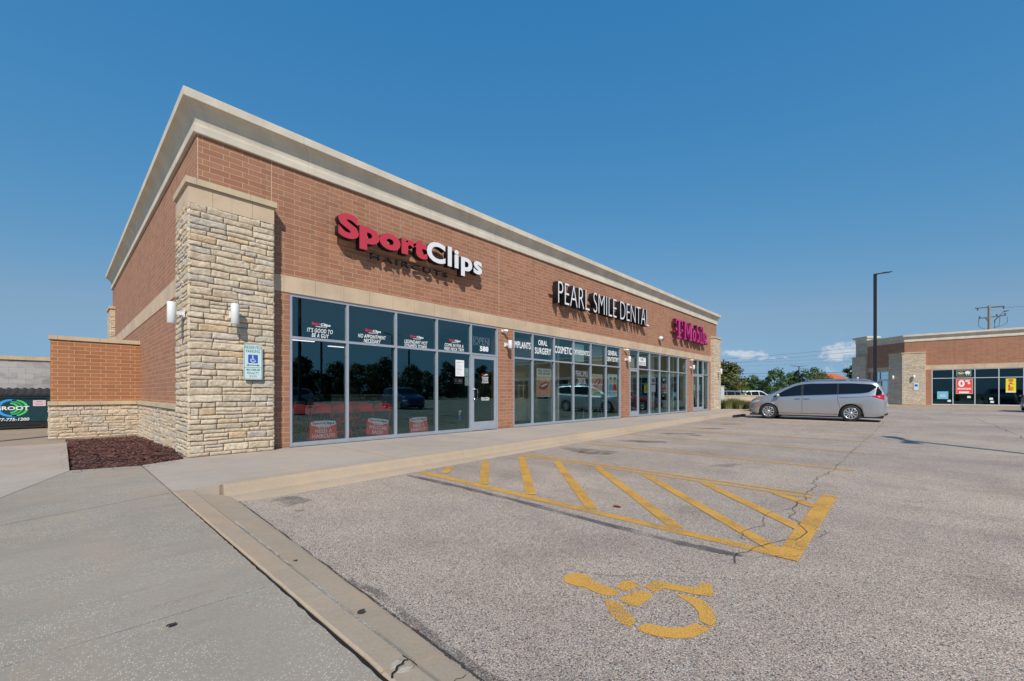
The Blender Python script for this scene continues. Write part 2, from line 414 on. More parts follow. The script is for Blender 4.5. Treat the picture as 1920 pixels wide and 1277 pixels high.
def text_mesh(body, depth=0.0, bold=0.0, shear=0.0, space=1.0, align='CENTER', line=.95):
    cu = bpy.data.curves.new("lettering", 'FONT'); cu.body = body; cu.size = 1; cu.extrude = depth / 2
    cu.offset = bold; cu.shear = shear; cu.space_character = space; cu.align_x = align; cu.space_line = line
    cu.resolution_u = 4
    o = bpy.data.objects.new("tmp", cu); COL.objects.link(o)
    dg = bpy.context.evaluated_depsgraph_get()
    me = bpy.data.meshes.new_from_object(o.evaluated_get(dg))
    bpy.data.objects.remove(o); bpy.data.curves.remove(cu)
    return me
def bounds(me):
    xs = [v.co.x for v in me.vertices]; ys = [v.co.y for v in me.vertices]
    return min(xs), max(xs), min(ys), max(ys)
def letters(name, body, x0, x1, z0, z1, y, mat, parent, depth=.002, bold=0.0, shear=0.0, space=1.0, xf=None, side=None, line=.95, tilt=0, align='CENTER', **kw):
    """writing fitted to the rectangle x0..x1, z0..z1, its face at depth y looking along -y"""
    me = text_mesh(body, .1, bold, shear, space, line=line, align=align)
    a, b_, c, d = bounds(me)
    xf = xf or Matrix.Identity(4)
    cx, cz = (x0+x1)/2, (z0+z1)/2; ct, st = math.cos(tilt), math.sin(tilt)
    for v in me.vertices:
        X = x0 + (v.co.x - a) / (b_ - a) * (x1 - x0); Z = z0 + (v.co.y - c) / (d - c) * (z1 - z0)
        Y = y + (0 if v.co.z > 0 else depth)
        if tilt: X, Z = cx + (X-cx)*ct - (Z-cz)*st, cz + (X-cx)*st + (Z-cz)*ct
        v.co = xf @ Vector((X, Y, Z))
    me.materials.clear(); me.materials.append(M[mat])
    if side:
        me.materials.append(M[side]); me.update()
        fn = (xf.to_3x3() @ Vector((0, -1, 0)))
        for p in me.polygons:
            if p.normal.dot(fn) < .7: p.material_index = 1
    me.name = name
    o = bpy.data.objects.new(name, me); COL.objects.link(o)
    if parent: attach(o, parent)
    return tag(o, **kw)
# ------------------------------------------------------------------ the ground
rnd = random.Random(7)
AZ = -0.14                                   # asphalt level (the walk is 0)
g = MB(); g.face([(-1500, -1500, -.30), (1800, -1500, -.30), (1800, 1800, -.30), (-1500, 1800, -.30)])
g.build("ground", "grass_ground", kind="structure")
def edge_x(y):                               # edge between the side gutter and the asphalt
    return 1.16 + (y - 1.14) / 4.36 * .22 if y < 5.5 else 1.38
def edge_z(y): return AZ + .055 * max(0, min(1, (5.9 - y) / 4.5))
def curb_y(x):                               # top edge of the front curb
    return 5.92 + max(0, x - 1.3) * .048
def gut_y(x): return curb_y(x) - .20 - .30 * max(0.2, min(1, 1.15 - x / 16))
a = MB()
xs = [1.38, 1.9] + [2.38 + i * .5 for i in range(0, 60)]; YB = -60
xs = [x for x in xs if x < 28.5] + [28.5]
for i in range(len(xs) - 1):
    a.face([(xs[i], YB if i else 5.5, AZ), (xs[i+1], YB if i else 5.5, AZ), (xs[i+1], gut_y(xs[i+1]), AZ), (xs[i], gut_y(xs[i]), AZ)])
ys = [YB, -3, 0, 1.2, 2, 3, 4, 5, 5.5]
for i in range(len(ys) - 1):
    e0, e1 = edge_x(ys[i]) - .01, edge_x(ys[i+1]) - .01
    a.grid([[(e0 + (1.9 - e0) * k / 4, ys[i], AZ + (edge_z(ys[i]) - AZ) * (1 - k/4) ** 1.5) for k in range(5)], [(e1 + (1.9 - e1) * k / 4, ys[i+1], AZ + (edge_z(ys[i+1]) - AZ) * (1 - k/4) ** 1.5) for k in range(5)]][::-1])
a.face([(28.5, YB, AZ), (51.2, YB, AZ), (51.2, 5.6, AZ), (28.5, 5.6, AZ)])
a.face([(31.5, 5.6, AZ), (51.2, 5.6, AZ), (51.2, 70, AZ), (31.5, 70, AZ)])
a.face([(51.2, 9, AZ), (140, 9, AZ), (140, 70, AZ), (51.2, 70, AZ)])
a.face([(51.2, -60, AZ), (51.3, -60, AZ), (51.3, -59, AZ), (51.2, -59, AZ)])
a.build("asphalt_lot", "asphalt", kind="structure")

# big grey slabs on the left where the photographer stands; open joint along the curb
SX = .836
def jag(y, s, amp): return (noise.noise(Vector((y * 9, s, 0))) + .5 * noise.noise(Vector((y * 31, s, 3)))) * amp
def slab(name, pts, mat, z=0.0, th=.16, **kw):
    m = MB(); n = len(pts); m.face([(x, y, z) for x, y in pts])
    for i in range(n):
        (xa, ya), (xb, yb) = pts[i], pts[(i+1) % n]
        m.face([(xa, ya, z - th), (xb, yb, z - th), (xb, yb, z), (xa, ya, z)])
    return m.build(name, mat, **kw)
def edge_line(y0, y1, x, step=.05, seed=1):
    n = max(2, int(abs(y1 - y0) / step)); r = []
    for i in range(n + 1):
        y = y0 + (y1 - y0) * i / n
        w = .007 + max(0, min(5, 6.2 - y)) * .0026
        r.append((x - w + jag(y * 1.7, seed, .003 + w * .4), y))
    return r
slab("sidewalk", [(-14, -12)] + edge_line(-12, 2.62, SX + .020, .06) + [(-14, 2.62)], "slab_concrete", kind="structure")
slab("sidewalk", [(-14, 2.626)] + edge_line(2.626, 5.86, SX + .020) + [(-.36, 5.42), (-14, 5.42)], "slab_concrete", .0, kind="structure")
slab("sidewalk", [(-14, 5.432), (-.36, 5.432)] + edge_line(5.872, 8.36, SX + .020) + [(.125, 8.58), (-.42, 6.80), (-14, 6.80)], "slab_concrete", 0.001, kind="structure")
slab("sidewalk", [(-14, 6.812), (-.428, 6.812), (.113, 8.585), (.125, 11.0), (.13, 13.4), (-14, 13.4)], "walk_concrete", 0.0, kind="structure")
# soil at the bottom of the open joint
g = MB(); g.face([(.70, -12, -.016), (.90, -12, -.016), (.90, 5.93, -.016), (.70, 5.93, -.016)]); g.face([(.78, 5.93, -.02), (.88, 5.93, -.02), (.88, 8.6, -.02), (.78, 8.6, -.02)]); g.build("joint_filler", "joint_black", kind="structure")
# front walk
fw = [(.866, 5.93), (1.3, 5.93)] + [(x, curb_y(x) + .15) for x in [1.3 + i * .5 for i in range(0, 57)]]
pts = [(.868, 5.95)] + [(x, curb_y(x) + (.005 if x < 1.5 else .148)) for x in ([1.3] + [1.6 + i * 1.0 for i in range(0, 29)])] + [(31.3, 7.4), (31.3, 9.0), (29.9, 9.0), (29.9, 8.95), (1.45, 8.95), (1.45, 8.72), (.870, 8.42)]
slab("sidewalk", pts, "walk_concrete", kind="structure")
g = MB()
for x in [3.85, 6.9, 9.9, 12.9, 15.9, 18.9, 21.9, 24.9]: g.box(x, x + .008, curb_y(x) + .15, 8.98, .0015, .0025)
g.build("walk_joint", "footing_concrete", kind="structure")
# front curb: rounded face, then the gutter pan
prof = [(.150, .003), (.03, .003), (.010, .000), (-.012, -.015), (-.03, -.05), (-.05, -.105), (-.075, -.124), (-.12, -.130), (-1, -.137), (-1, -.25), (.150, -.25)]
def curb_piece(x0, x1):
    rows = []
    n = max(2, int((x1 - x0) / .25))
    for i in range(n + 1):
        x = x0 + (x1 - x0) * i / n; cy = curb_y(x); gy = gut_y(x)
        w = jag(x * .4, 5, .006)
        rows.append([(x, (cy + d + w * (0.2 < -d * 9)) if d > -.9 else gy, z) for d, z in prof])
    m = MB(); m.grid(rows); m.face(rows[0][::-1]); m.face(rows[-1]); m.build("curb", "curb_concrete", kind="structure")
cuts = [1.325, 5.2, 8.9, 13.2, 17.6, 22, 28.5]
for i in range(len(cuts) - 1): curb_piece(cuts[i] + (.014 if i == 0 else .003), cuts[i+1] - .003)
# side curb, dropped almost flush, with its gutter pan
def side_curb(y0, y1, sink=0):
    rows = []; n = max(2, int((y1 - y0) / .12))
    for i in range(n + 1):
        y = y0 + (y1 - y0) * i / n; t = max(0, min(1, (5.9 - y) / 5))
        j = jag(y, 8, .004); ex = edge_x(y)
        rows.append([(.866 + j, y, -.3), (.866 + j, y, -.010 - sink), (.878 + j, y, -.003 - sink), (1.04 - .05*t, y, -.018 - sink - .006 * t), (1.055 - .05*t, y, -.028 - sink - .004 * t),
                     (1.07 - .055 * t + j, y, -.06 + .022 * t - sink), (1.085 - .055*t, y, -.068 + .024 * t - sink), (ex - .02, y, -.124 + .056 * t - sink), (ex + jag(y, 4, .006), y, -.13 + .056 * t - sink), (ex + .005, y, -.3)])
    m = MB(); m.grid(rows, smooth=False); m.face(rows[0]); m.face(rows[-1][::-1]); m.build("gutter", "curb_concrete", kind="structure")
side_curb(1.502, 5.918); side_curb(-8, 1.498, .005)
# broken lumps where the curb has cracked through
def lump(x, y, z, sx, sy, sz, seed):
    m = MB(); rows = []
    for i in range(9):
        th = PI * i / 8; row = []
        for j in range(14):
            ph = 2*PI*j/14; d = Vector((math.sin(th)*math.cos(ph), math.sin(th)*math.sin(ph), math.cos(th)))
            k = 1 + .35 * noise.noise(d * 2.2 + Vector((seed, 0, 0)))
            row.append((x + d.x*sx*k, y + d.y*sy*k, z + d.z*sz*k))
        rows.append(row)
    m.grid(rows, smooth=False, closed=True); return m
lump(.93, 1.515, -.020, .055, .020, .013, 1).build("concrete_chunk", "chipped_concrete", label="pale broken concrete lump in the cracked curb, nearest the joint crossing", cat="rubble")
lump(.945, 1.462, -.022, .045, .018, .013, 5).build("concrete_chunk", "chipped_concrete", label="broken concrete lump lowest in the photo at the cracked curb end", cat="rubble")

# painted markings
def strip(name, p, q, w, mat, z=AZ + .004, wob=0.0, seg=1, kind="structure", **kw):
    p, q = Vector((p[0], p[1], z)), Vector((q[0], q[1], z)); d = (q - p).normalized(); nrm = Vector((-d.y, d.x, 0)) * w / 2
    m = MB(); rows = []
    n = seg
    for i in range(n + 1):
        c = p.lerp(q, i / n); o_ = nrm.normalized() * (noise.noise(Vector((i * .7, p.x, p.y))) * wob) if wob else Vector()
        ww = 1 if not wob else 1 + .5 * noise.noise(Vector((i * .9, p.y, 3)))
        rows.append([c + o_ - nrm * ww, c + o_ + nrm * ww])
    m.grid(rows, smooth=False); return m.build(name, mat, kind=kind, **kw)
Y1 = .57
LW = .125
z1, z2 = AZ + .004, AZ + .007
strip("parking_line", (3.84, 5.52), (3.73, Y1), LW, "yellow_paint")
strip("parking_line", (6.42, 5.55), (6.22, Y1 + .2), .10, "faded_yellow_paint")
strip("parking_line", (6.24, 5.52), (6.02, Y1 + .2), .09, "faded_yellow_paint")
strip("parking_line", (3.66, Y1 + .06), (6.30, Y1 + .06), .15, "yellow_paint", z2)
for p, q in (((4.02, 5.14), (4.45, 5.50)), ((3.90, 4.13), (5.22, 5.48)), ((3.88, 3.28), (6.06, 5.36)), ((3.84, 2.40), (6.08, 4.54)), ((3.82, 1.49), (6.06, 3.69)),
             ((3.80, .70), (6.06, 2.88)), ((4.52, .63), (6.03, 2.0)), ((5.5, .63), (6.0, 1.14))):
    strip("parking_line", p, q, .13, "yellow_paint", AZ + .0055 + .0002 * p[1])
for i, x in enumerate((8.78, 11.45, 14.0, 16.6, 19.2, 21.8)):
    strip("parking_line", (x, gut_y(x) - .12), (x - .2, .56), .12, "faded_yellow_paint", z1)
# painted wheelchair symbol, pieces with stencil gaps
ISA = {'head': [(2.28, 1.65), (2.34, 1.66), (2.39, 1.64), (2.42, 1.59), (2.42, 1.53), (2.38, 1.5), (2.37, 1.42), (2.37, 1.34), (2.36, 1.29), (2.33, 1.27), (2.28, 1.28), (2.25, 1.32), (2.25, 1.39), (2.26, 1.47), (2.24, 1.53), (2.235, 1.6)],
 's': [(2.4, 1.33), (2.5, 1.34), (2.55, 1.3), (2.54, 1.23), (2.46, 1.23), (2.38, 1.26)],
 'h': [(2.27, 1.235), (2.36, 1.225), (2.46, 1.2), (2.47, 1.11), (2.35, 1.105), (2.27, 1.11), (2.25, 1.16)],
 'l': [(2.52, 1.2), (2.64, 1.19), (2.67, 1.16), (2.7, 1.03), (2.74, 0.94), (2.82, 0.96), (2.86, 0.9), (2.69, 0.83), (2.65, 0.9), (2.63, 0.95), (2.61, 1.03), (2.59, 1.09), (2.5, 1.12)],
 'a': [(2.21, 1.3), (2.23, 1.26), (2.23, 1.2), (2.17, 1.13), (2.12, 1.05), (2.04, 1.04), (2.04, 1.09), (2.07, 1.17), (2.13, 1.23)],
 'b': [(2.05, 1.01), (2.11, 1.01), (2.14, 0.98), (2.16, 0.92), (2.19, 0.87), (2.24, 0.83), (2.31, 0.81), (2.31, 0.77), (2.31, 0.72), (2.23, 0.75), (2.16, 0.77), (2.1, 0.83), (2.06, 0.89), (2.04, 0.96)],
 'c': [(2.56, 1.02), (2.58, 0.98), (2.6, 0.9), (2.58, 0.84), (2.51, 0.78), (2.43, 0.74), (2.34, 0.72), (2.34, 0.76), (2.35, 0.8), (2.43, 0.83), (2.49, 0.88), (2.53, 0.95)]}
m = MB()
for k, p in ISA.items():
    area = sum(p[i][0] * p[(i+1) % len(p)][1] - p[(i+1) % len(p)][0] * p[i][1] for i in range(len(p)))
    if area < 0: p = p[::-1]
    m.face([(x, y, z1) for x, y in p])
m.build("accessible_parking_symbol", "yellow_paint", kind="structure")
# blacked-out old line beside the hatching, stains and cracks
def polystrip(name, pts, w, mat, z, jit=.0, kind="structure", sub=6):
    P = []
    for i in range(len(pts) - 1):
        for k in range(sub):
            t = k / sub; x = pts[i][0] * (1-t) + pts[i+1][0] * t; y = pts[i][1] * (1-t) + pts[i+1][1] * t
            P.append(Vector((x + jit * noise.noise(Vector((x*5, y*5, 1))), y + jit * noise.noise(Vector((x*5, y*5, 9))), z(y) if callable(z) else z)))
    P.append(Vector((pts[-1][0], pts[-1][1], z(pts[-1][1]) if callable(z) else z))); rows = []
    for i, p in enumerate(P):
        d = (P[min(i+1, len(P)-1)] - P[max(i-1, 0)]).normalized(); n_ = Vector((-d.y, d.x, 0))
        ww = w * (.55 + .8 * abs(noise.noise(Vector((i * .8, p.x, p.y))))) / 2 * (1 if 0 < i < len(P)-1 else .2)
        rows.append([p - n_ * ww, p + n_ * ww])
    mm = MB(); mm.grid(rows, smooth=False); mm.build(name, mat, kind=kind)
polystrip("old_line", [(3.56, 5.45), (3.58, 4.16), (3.55, 3.12), (3.49, 1.79), (3.46, 1.22), (3.5, .87)], .13, "black_sealer", z1, .02)
polystrip("asphalt_crack", [(24, .55), (17.54, .63), (12.15, .75), (8.2, .8), (7.29, .89), (6.6, .84), (5.3, .84), (4.92, .8), (4.5, .59), (3.84, .82), (3.49, .9), (3.3, .86)], .013, "tar_crack", AZ + .0095, .07, sub=16)
polystrip("asphalt_crack", [(5.3, .84), (5.1, .95), (4.8, 1.0), (4.4, .95), (4.1, 1.05), (3.9, .95)], .008, "tar_crack", AZ + .009, .06, sub=10)
polystrip("asphalt_crack", [(4.9, .82), (4.75, .7), (4.7, .55), (4.55, .48), (4.35, .5)], .009, "tar_crack", AZ + .009, .05, sub=10)
polystrip("asphalt_crack", [(3.8, .55), (3.6, .75), (3.5, .8), (3.45, 1.0)], .008, "tar_crack", AZ + .009, .05, sub=10)
polystrip("asphalt_crack", [(2.39, 1.71), (2.47, 1.5), (2.63, 1.31), (2.75, 1.18), (2.86, 1.02), (2.97, .88), (3.05, .74)], .006, "tar_crack", AZ + .008, .03)
polystrip("asphalt_crack", [(38, 3), (33.58, -.55), (32.87, -1.49), (31.8, -2.59), (29.69, -4.06), (27, -7)], .06, "tar_crack", AZ + .004, .2)
polystrip("asphalt_crack", [(30.53, -2.58), (23.37, -2.57), (20.98, -2.53), (17.82, -2.44), (14, -2.6), (9, -3)], .035, "tar_crack", AZ + .004, .2)
def seg3(name, P, w, mat):
    for p, q in zip(P, P[1:]):
        p, q = Vector(p), Vector(q); d = (q - p).normalized(); n_ = Vector((-d.y, d.x, 0)) * w/2; m = MB()
        m.grid([[p - n_, p + n_], [q - n_*.8, q + n_*.8]], smooth=False); m.build(name, mat, kind="structure")
seg3("curb_crack", [(.868, 1.43, .001), (.885, 1.455, .0), (.905, 1.46, -.001), (.925, 1.485, -.004), (.95, 1.488, -.007), (.97, 1.505, -.010), (.985, 1.50, -.013)], .008, "joint_black")
seg3("curb_crack", [(.985, 1.54, -.012), (.993, 1.51, -.018), (1.002, 1.49, -.024), (1.004, 1.46, -.028)], .005, "joint_black")
seg3("curb_crack", [(1.004, 1.30, -.030), (1.03, 1.305, -.042), (1.06, 1.30, -.052), (1.09, 1.315, -.060), (1.12, 1.31, -.068), (1.15, 1.325, -.076)], .005, "tar_crack")
polystrip("walk_joint", [(1.32, curb_y(1.32) + .152), (2.2, curb_y(2.2) + .152), (3.2, curb_y(3.2) + .152), (4.6, curb_y(4.6) + .152)], .009, "tar_crack", .0055, .0, sub=14)
ezf = lambda y: edge_z(y) + .006
polystrip("edge_crack", [(edge_x(y) + .008, y) for y in (-2, 0, 1.2, 2, 3, 4, 5, 5.5)], .022, "tar_crack", ezf, .012, sub=24)
polystrip("edge_crack", [(edge_x(y) + .05, y) for y in (.2, 1.2, 2, 2.6)], .07, "oil_stain", lambda y: edge_z(y) + .004, .05, sub=12)
polystrip("mortar_smear", [(1.005, 1.6), (1.01, 2.1), (1.02, 2.6)], .022, "pale_scuff", -.026, .01, sub=10)
polystrip("mortar_smear", [(1.025, 2.9), (1.035, 3.6), (1.05, 4.3)], .02, "pale_scuff", -.022, .012, sub=10)
polystrip("mortar_smear", [(.80, 2.629), (-1, 2.629), (-4, 2.629)], .02, "pale_scuff", .0016, .008, sub=40)
def blob(name, x, y, rx, ry, rot, mat, z, seed=0):
    pts = []
    for i in range(28):
        a = 2*PI*i/28; k = 1 + .45 * noise.noise(Vector((math.cos(a)*1.6, math.sin(a)*1.6, seed)))
        u, v_ = rx*k*math.cos(a), ry*k*math.sin(a); pts.append((x + u*math.cos(rot) - v_*math.sin(rot), y + u*math.sin(rot) + v_*math.cos(rot), z))
    mm = MB(); mm.face(pts); mm.build(name, mat, kind="structure")
for i, (x, y, rx, ry) in enumerate(((7.7, 4.9, .35, .6), (7.45, 4.6, .2, .35), (10.1, 4.8, .3, .55), (12.7, 5.0, .25, .5), (15.3, 4.9, .3, .6), (18.2, 4.9, .3, .5), (7.7, 2.2, .14, .3), (12.6, 4.4, .14, .25), (1.75, 5.1, .28, .22), (1.5, 4.6, .12, .3))):
    blob("stain", x, y, rx, ry, .2 * i, "oil_stain", AZ + .003 + i * .00005, i)
blob("stain", 10.6, 4.1, .05, .4, .5, "pale_scuff", AZ + .005, 4)
# dead leaves and bits
def leaf(x, y, z, s, rot, mat, label, seed):
    mm = MB(); rows = []
    for i in range(7):
        t = i / 6; w = math.sin(PI * t) ** .8 * .33 * s
        rows.append([(t*s - s/2, -w, .004 * math.sin(seed + 3*t) + .004), (t*s - s/2, 0, .004), (t*s - s/2, w, .004 * math.cos(seed + 2*t) + .005)])
    mm.grid(rows); o = mm.build("fallen_leaf", mat, label=label, cat="leaf", group="dead leaves on the paving"); o.location = (x, y, z); o.rotation_euler = (.04, .04, rot)
leaf(.36, 2.5, .007, .05, .6, "dry_leaf", "small dark leaf lying on the grey slab at lower left", 1)
leaf(1.11, 3.06, -.062, .035, .3, "dry_leaf", "dark leaf on the tan gutter, the farther of the two there", 2)
leaf(1.07, 2.06, -.045, .05, .2, "dry_leaf", "dark leaf on the tan gutter, the nearer of the two there", 3)
leaf(1.20, 1.75, -.075, .03, 2, "orange_leaf", "tiny orange leaf scrap at the asphalt edge of the gutter", 4)
leaf(4.1, 2.25, AZ + .01, .11, 1.2, "orange_leaf", "brown leaf scrap inside the yellow hatched bay", 5)

# driveway beside the building, mulch bed
g = MB(); g.face([(-30, 13.2, -.15), (1.5, 13.2, -.15), (1.5, 40, -.15), (-30, 40, -.15)]); g.build("driveway", "drive_concrete", kind="structure")
slab("kerb_edge", [(-14, 13.41), (-.1, 13.41), (-.1, 13.56), (-14, 13.56)], "curb_concrete", -.02, .2, kind="structure")
g = MB(); rows = []
for i in range(24):
    y = 8.35 + i * (16.4 - 8.35) / 23; row = []
    for j in range(10):
        x = .135 + j * (1.66 - .135) / 9
        row.append((x, y, -.055 + .03 * noise.noise(Vector((x*3, y*2, 0))) - .1 * max(0, (y - 11) / 5)))
    rows.append(row)
g.grid(rows); g.build("mulch_soil", "soil", kind="structure")
mm = MB(); rc = random.Random(3)
for i in range(6500):
    y = 8.5 + 7.7 * rc.random() ** 1.25; x = .15 + rc.random() * 1.45
    if y < 8.62 + .1 * (x - .15): continue
    z = -.048 + .03 * noise.noise(Vector((x*3, y*2, 0))) - .1 * max(0, (y - 11) / 5) + rc.random() * .022
    l = rc.uniform(.02, .07); w = rc.uniform(.006, .016); a = rc.random() * PI; t = rc.uniform(-.35, .35)
    u = Vector((math.cos(a), math.sin(a), t)) * l / 2; v_ = Vector((-math.sin(a), math.cos(a), rc.uniform(-.5, .5))) * w
    c = Vector((x, y, z)); mm.face([c - u - v_, c + u - v_, c + u + v_, c - u + v_], [(0, 0)] * 4, rc.random())
for i in range(130):
    x, y = (rc.uniform(-.25, .13), rc.uniform(8.6, 12.5)) if i % 2 else (rc.uniform(.13, 1.3), rc.uniform(8.15, 8.55)); x = .13 - abs(rc.gauss(0, .07)) if i % 2 else x
    l, w, a = rc.uniform(.01, .035), .005, rc.random() * PI; u = Vector((math.cos(a), math.sin(a), 0)) * l / 2; v_ = Vector((-math.sin(a), math.cos(a), 0)) * w; cc = Vector((x, y, .007))
    mm.face([cc - u - v_, cc + u - v_, cc + u + v_, cc - u + v_], [(0, 0)] * 4, rc.random())
mm.build("mulch", "mulch_chip", kind="stuff", label="dark red-brown wood mulch in the planting bed beside the building", cat="mulch")

# ------------------------------------------------------------------ stone veneer
def stones(m, u0, u1, z0, z1, P, res=2, seed=0, proud=.05, wrap=.012, course=(.055, .135), length=(.18, .5), gap=.004):
    """ledge stones filling u0..u1 by z0..z1; P(u, z, d) gives the point d in front of the wall plane"""
    rs = random.Random(seed); z = z0
    while z < z1 - .02:
        hh = rs.uniform(*course)
        if z1 - (z + hh) < course[0] * .7: hh = z1 - z
        u = u0 - rs.uniform(0, .1)
        while u < u1:
            L = rs.uniform(*length) * (1.15 if hh > .1 else .95); a, b_ = max(u, u0 - wrap), min(u + L, u1 + wrap)
            if u1 - b_ < .07: b_ = u1 + wrap
            u = b_ if b_ >= u1 else u + L
            if b_ - a < .03: continue
            parts = [(z, z + hh)]
            if hh > .125 and rs.random() < .3: k = z + hh * rs.uniform(.4, .6); parts = [(z, k), (k, z + hh)]
            for (za, zb) in parts:
                if z0 + .02 < za and zb < z1 - .02 and len(parts) == 1: jz = rs.uniform(-.007, .007); za += jz; zb += jz * .6
                t = rs.random(); base = (.72, .60, .46) if t < .45 else (.68, .585, .465) if t < .72 else (.63, .57, .50) if t < .86 else (.70, .54, .36) if t < .91 else (.75, .65, .52)
                k = rs.uniform(.9, 1.08); col = tuple(x * k for x in base)
                dpt = proud * rs.uniform(.55, 1.15); tl = rs.uniform(-.5, .5) * .014; sd = rs.random() * 50
                nu = max(4, int((b_ - a) / (.022 * res)) + 2); nv = max(4, int((zb - za) / (.02 * res)) + 2); rows = []
                for i in range(nv + 1):
                    row = []
                    for j in range(nu + 1):
                        eu, ev = min(.3, .005 / (b_ - a)), min(.3, .005 / (zb - za))
                        fu = 0 if j == 0 else 1 if j == nu else eu + (1 - 2*eu) * (j - 1) / (nu - 2); fv = 0 if i == 0 else 1 if i == nv else ev + (1 - 2*ev) * (i - 1) / (nv - 2)
                        uu = a + gap/2 + fu * (b_ - a - gap); zz = za + gap/2 + fv * (zb - za - gap)
                        e = min(fu, 1 - fu) * (b_ - a), min(fv, 1 - fv) * (zb - za)
                        edge = min(1, min(e) / .016); q = Vector((uu * 7, zz * 9, sd))
                        if i in (0, nv) or j in (0, nu): d = .008
                        else: d = .018 + dpt * (.36 + .22 * edge) + tl * (fv - .5) * 1.6 + .014 * noise.noise(q) + .009 * noise.noise(q * 3.1)
                        zz += .012 * noise.noise(Vector((uu * 5, z * 3, seed))); uu += .009 * noise.noise(Vector((zz * 11, u * 2, seed + 5)))
                        row.append(P(uu, zz, d))
                    rows.append(row)
                m.grid(rows, smooth=(res <= 2), col=col)
        z += hh
# ------------------------------------------------------------------ shared building pieces
BW = 5.60            # top of the brick
def sweep(m, path, prof):
    P = [Vector(p) for p in path]; N = []
    for i in range(len(P) - 1):
        t = (P[i+1] - P[i]).normalized(); N.append(Vector((t.y, -t.x)))
    off = []
    for i in range(len(P)):
        if i == 0: off.append(N[0])
        elif i == len(P) - 1: off.append(N[-1])
        else: off.append((N[i-1] + N[i]) / (1 + N[i-1].dot(N[i])))
    s = [0]
    for i in range(len(P) - 1): s.append(s[-1] + (P[i+1] - P[i]).length)
    for i in range(len(P) - 1):
        for k in range(len(prof) - 1):
            (d0, z0), (d1, z1) = prof[k], prof[k+1]
            a, b_ = P[i] + off[i] * d0, P[i+1] + off[i+1] * d0; c, d = P[i+1] + off[i+1] * d1, P[i] + off[i] * d1
            m.face([(a.x, a.y, z0), (b_.x, b_.y, z0), (c.x, c.y, z1), (d.x, d.y, z1)], [(s[i], z0), (s[i+1], z0), (s[i+1], z1), (s[i], z1)])
CORN = [(-.02, 5.60), (.05, 5.60), (.055, 5.61), (.055, 5.735), (.04, 5.75), (.022, 5.755), (.024, 5.80), (.04, 5.88), (.075, 5.96), (.13, 6.035), (.165, 6.065), (.215, 6.068), (.22, 6.075), (.22, 6.215), (.21, 6.225), (-.25, 6.23), (-.25, 5.5)]
def up(prof, dz): return [(d, z + dz) for d, z in prof]

def storefront(root, xs, z0, zt, ztr, y, xf=None, doors=(), mat="aluminium", glass="shop_glass", label=None):
    """one glazed bay: frame, panes (sub-parts of the frame) and doors; xs mullion centres"""
    fw_, fd = .052, .115
    m = MB(xf); n = len(xs)
    x0, x1 = xs[0], xs[-1]
    m.box(x0, x1, y, y + fd, zt - fw_ * 1.15, zt)
    for i, x in enumerate(xs):
        a, b_ = (x, x + fw_) if i == 0 else (x - fw_, x) if i == n - 1 else (x - fw_/2, x + fw_/2)
        m.box(a, b_, y - .004, y + fd, z0 + (.0 if (i in doors or i - 1 in doors) else .0), zt - fw_ * 1.15)
    for i in range(n - 1):
        a = xs[i] + (fw_ if i == 0 else fw_/2); b_ = xs[i+1] - (fw_ if i == n - 2 else fw_/2)
        m.box(a, b_, y, y + fd, ztr - .026, ztr + .026)
        if i not in doors: m.box(a, b_, y, y + fd, z0, z0 + .085)
    fr = m.build("window_frame", mat, root)
    if label: fr["label"] = label
    for i in range(n - 1):
        a = xs[i] + (fw_ if i == 0 else fw_/2); b_ = xs[i+1] - (fw_ if i == n - 2 else fw_/2)
        p = MB(xf); yy = y + .055
        p.face([(a - .01, yy, ztr + .02), (b_ + .01, yy, ztr + .02), (b_ + .01, yy, zt - fw_), (a - .01, yy, zt - fw_)])
        if i not in doors: p.face([(a - .01, yy, z0 + .08), (b_ + .01, yy, z0 + .08), (b_ + .01, yy, ztr - .02), (a - .01, yy, ztr - .02)])
        p.build("pane", glass, fr)
    for i in doors:
        a = xs[i] + (fw_ if i == 0 else fw_/2) + .008; b_ = xs[i+1] - (fw_ if i == n - 2 else fw_/2) - .008
        d = MB(xf); st = .085; yd = y + .008
        d.box(a, a + st, yd, yd + .045, z0 + .01, ztr - .035); d.box(b_ - st, b_, yd, yd + .045, z0 + .01, ztr - .035)
        d.box(a + st, b_ - st, yd, yd + .045, z0 + .01, z0 + .26); d.box(a + st, b_ - st, yd, yd + .045, ztr - .035 - .1, ztr - .035)
        dr = d.build("glass_door", mat, root)
        p = MB(xf); p.face([(a + st, yd + .02, z0 + .26), (b_ - st, yd + .02, z0 + .26), (b_ - st, yd + .02, ztr - .13), (a + st, yd + .02, ztr - .13)]); p.build("pane", glass, dr)
        left = not (i - 1 in doors); hx = a + .045 if left else b_ - .045
        if i + 1 in doors: hx = b_ - .045
        s_ = 1 if hx < (a + b_) / 2 else -1
        h = MB(xf); h.tube([(hx, yd, z0 + .92), (hx, yd - .05, z0 + .92), (hx + s_ * .13, yd - .055, z0 + .92), (hx + s_ * .13, yd - .055, z0 + 1.2), (hx, yd - .05, z0 + 1.2), (hx, yd, z0 + 1.2)], .012, 8)
        h.build("handle", "chrome", dr)
    return fr

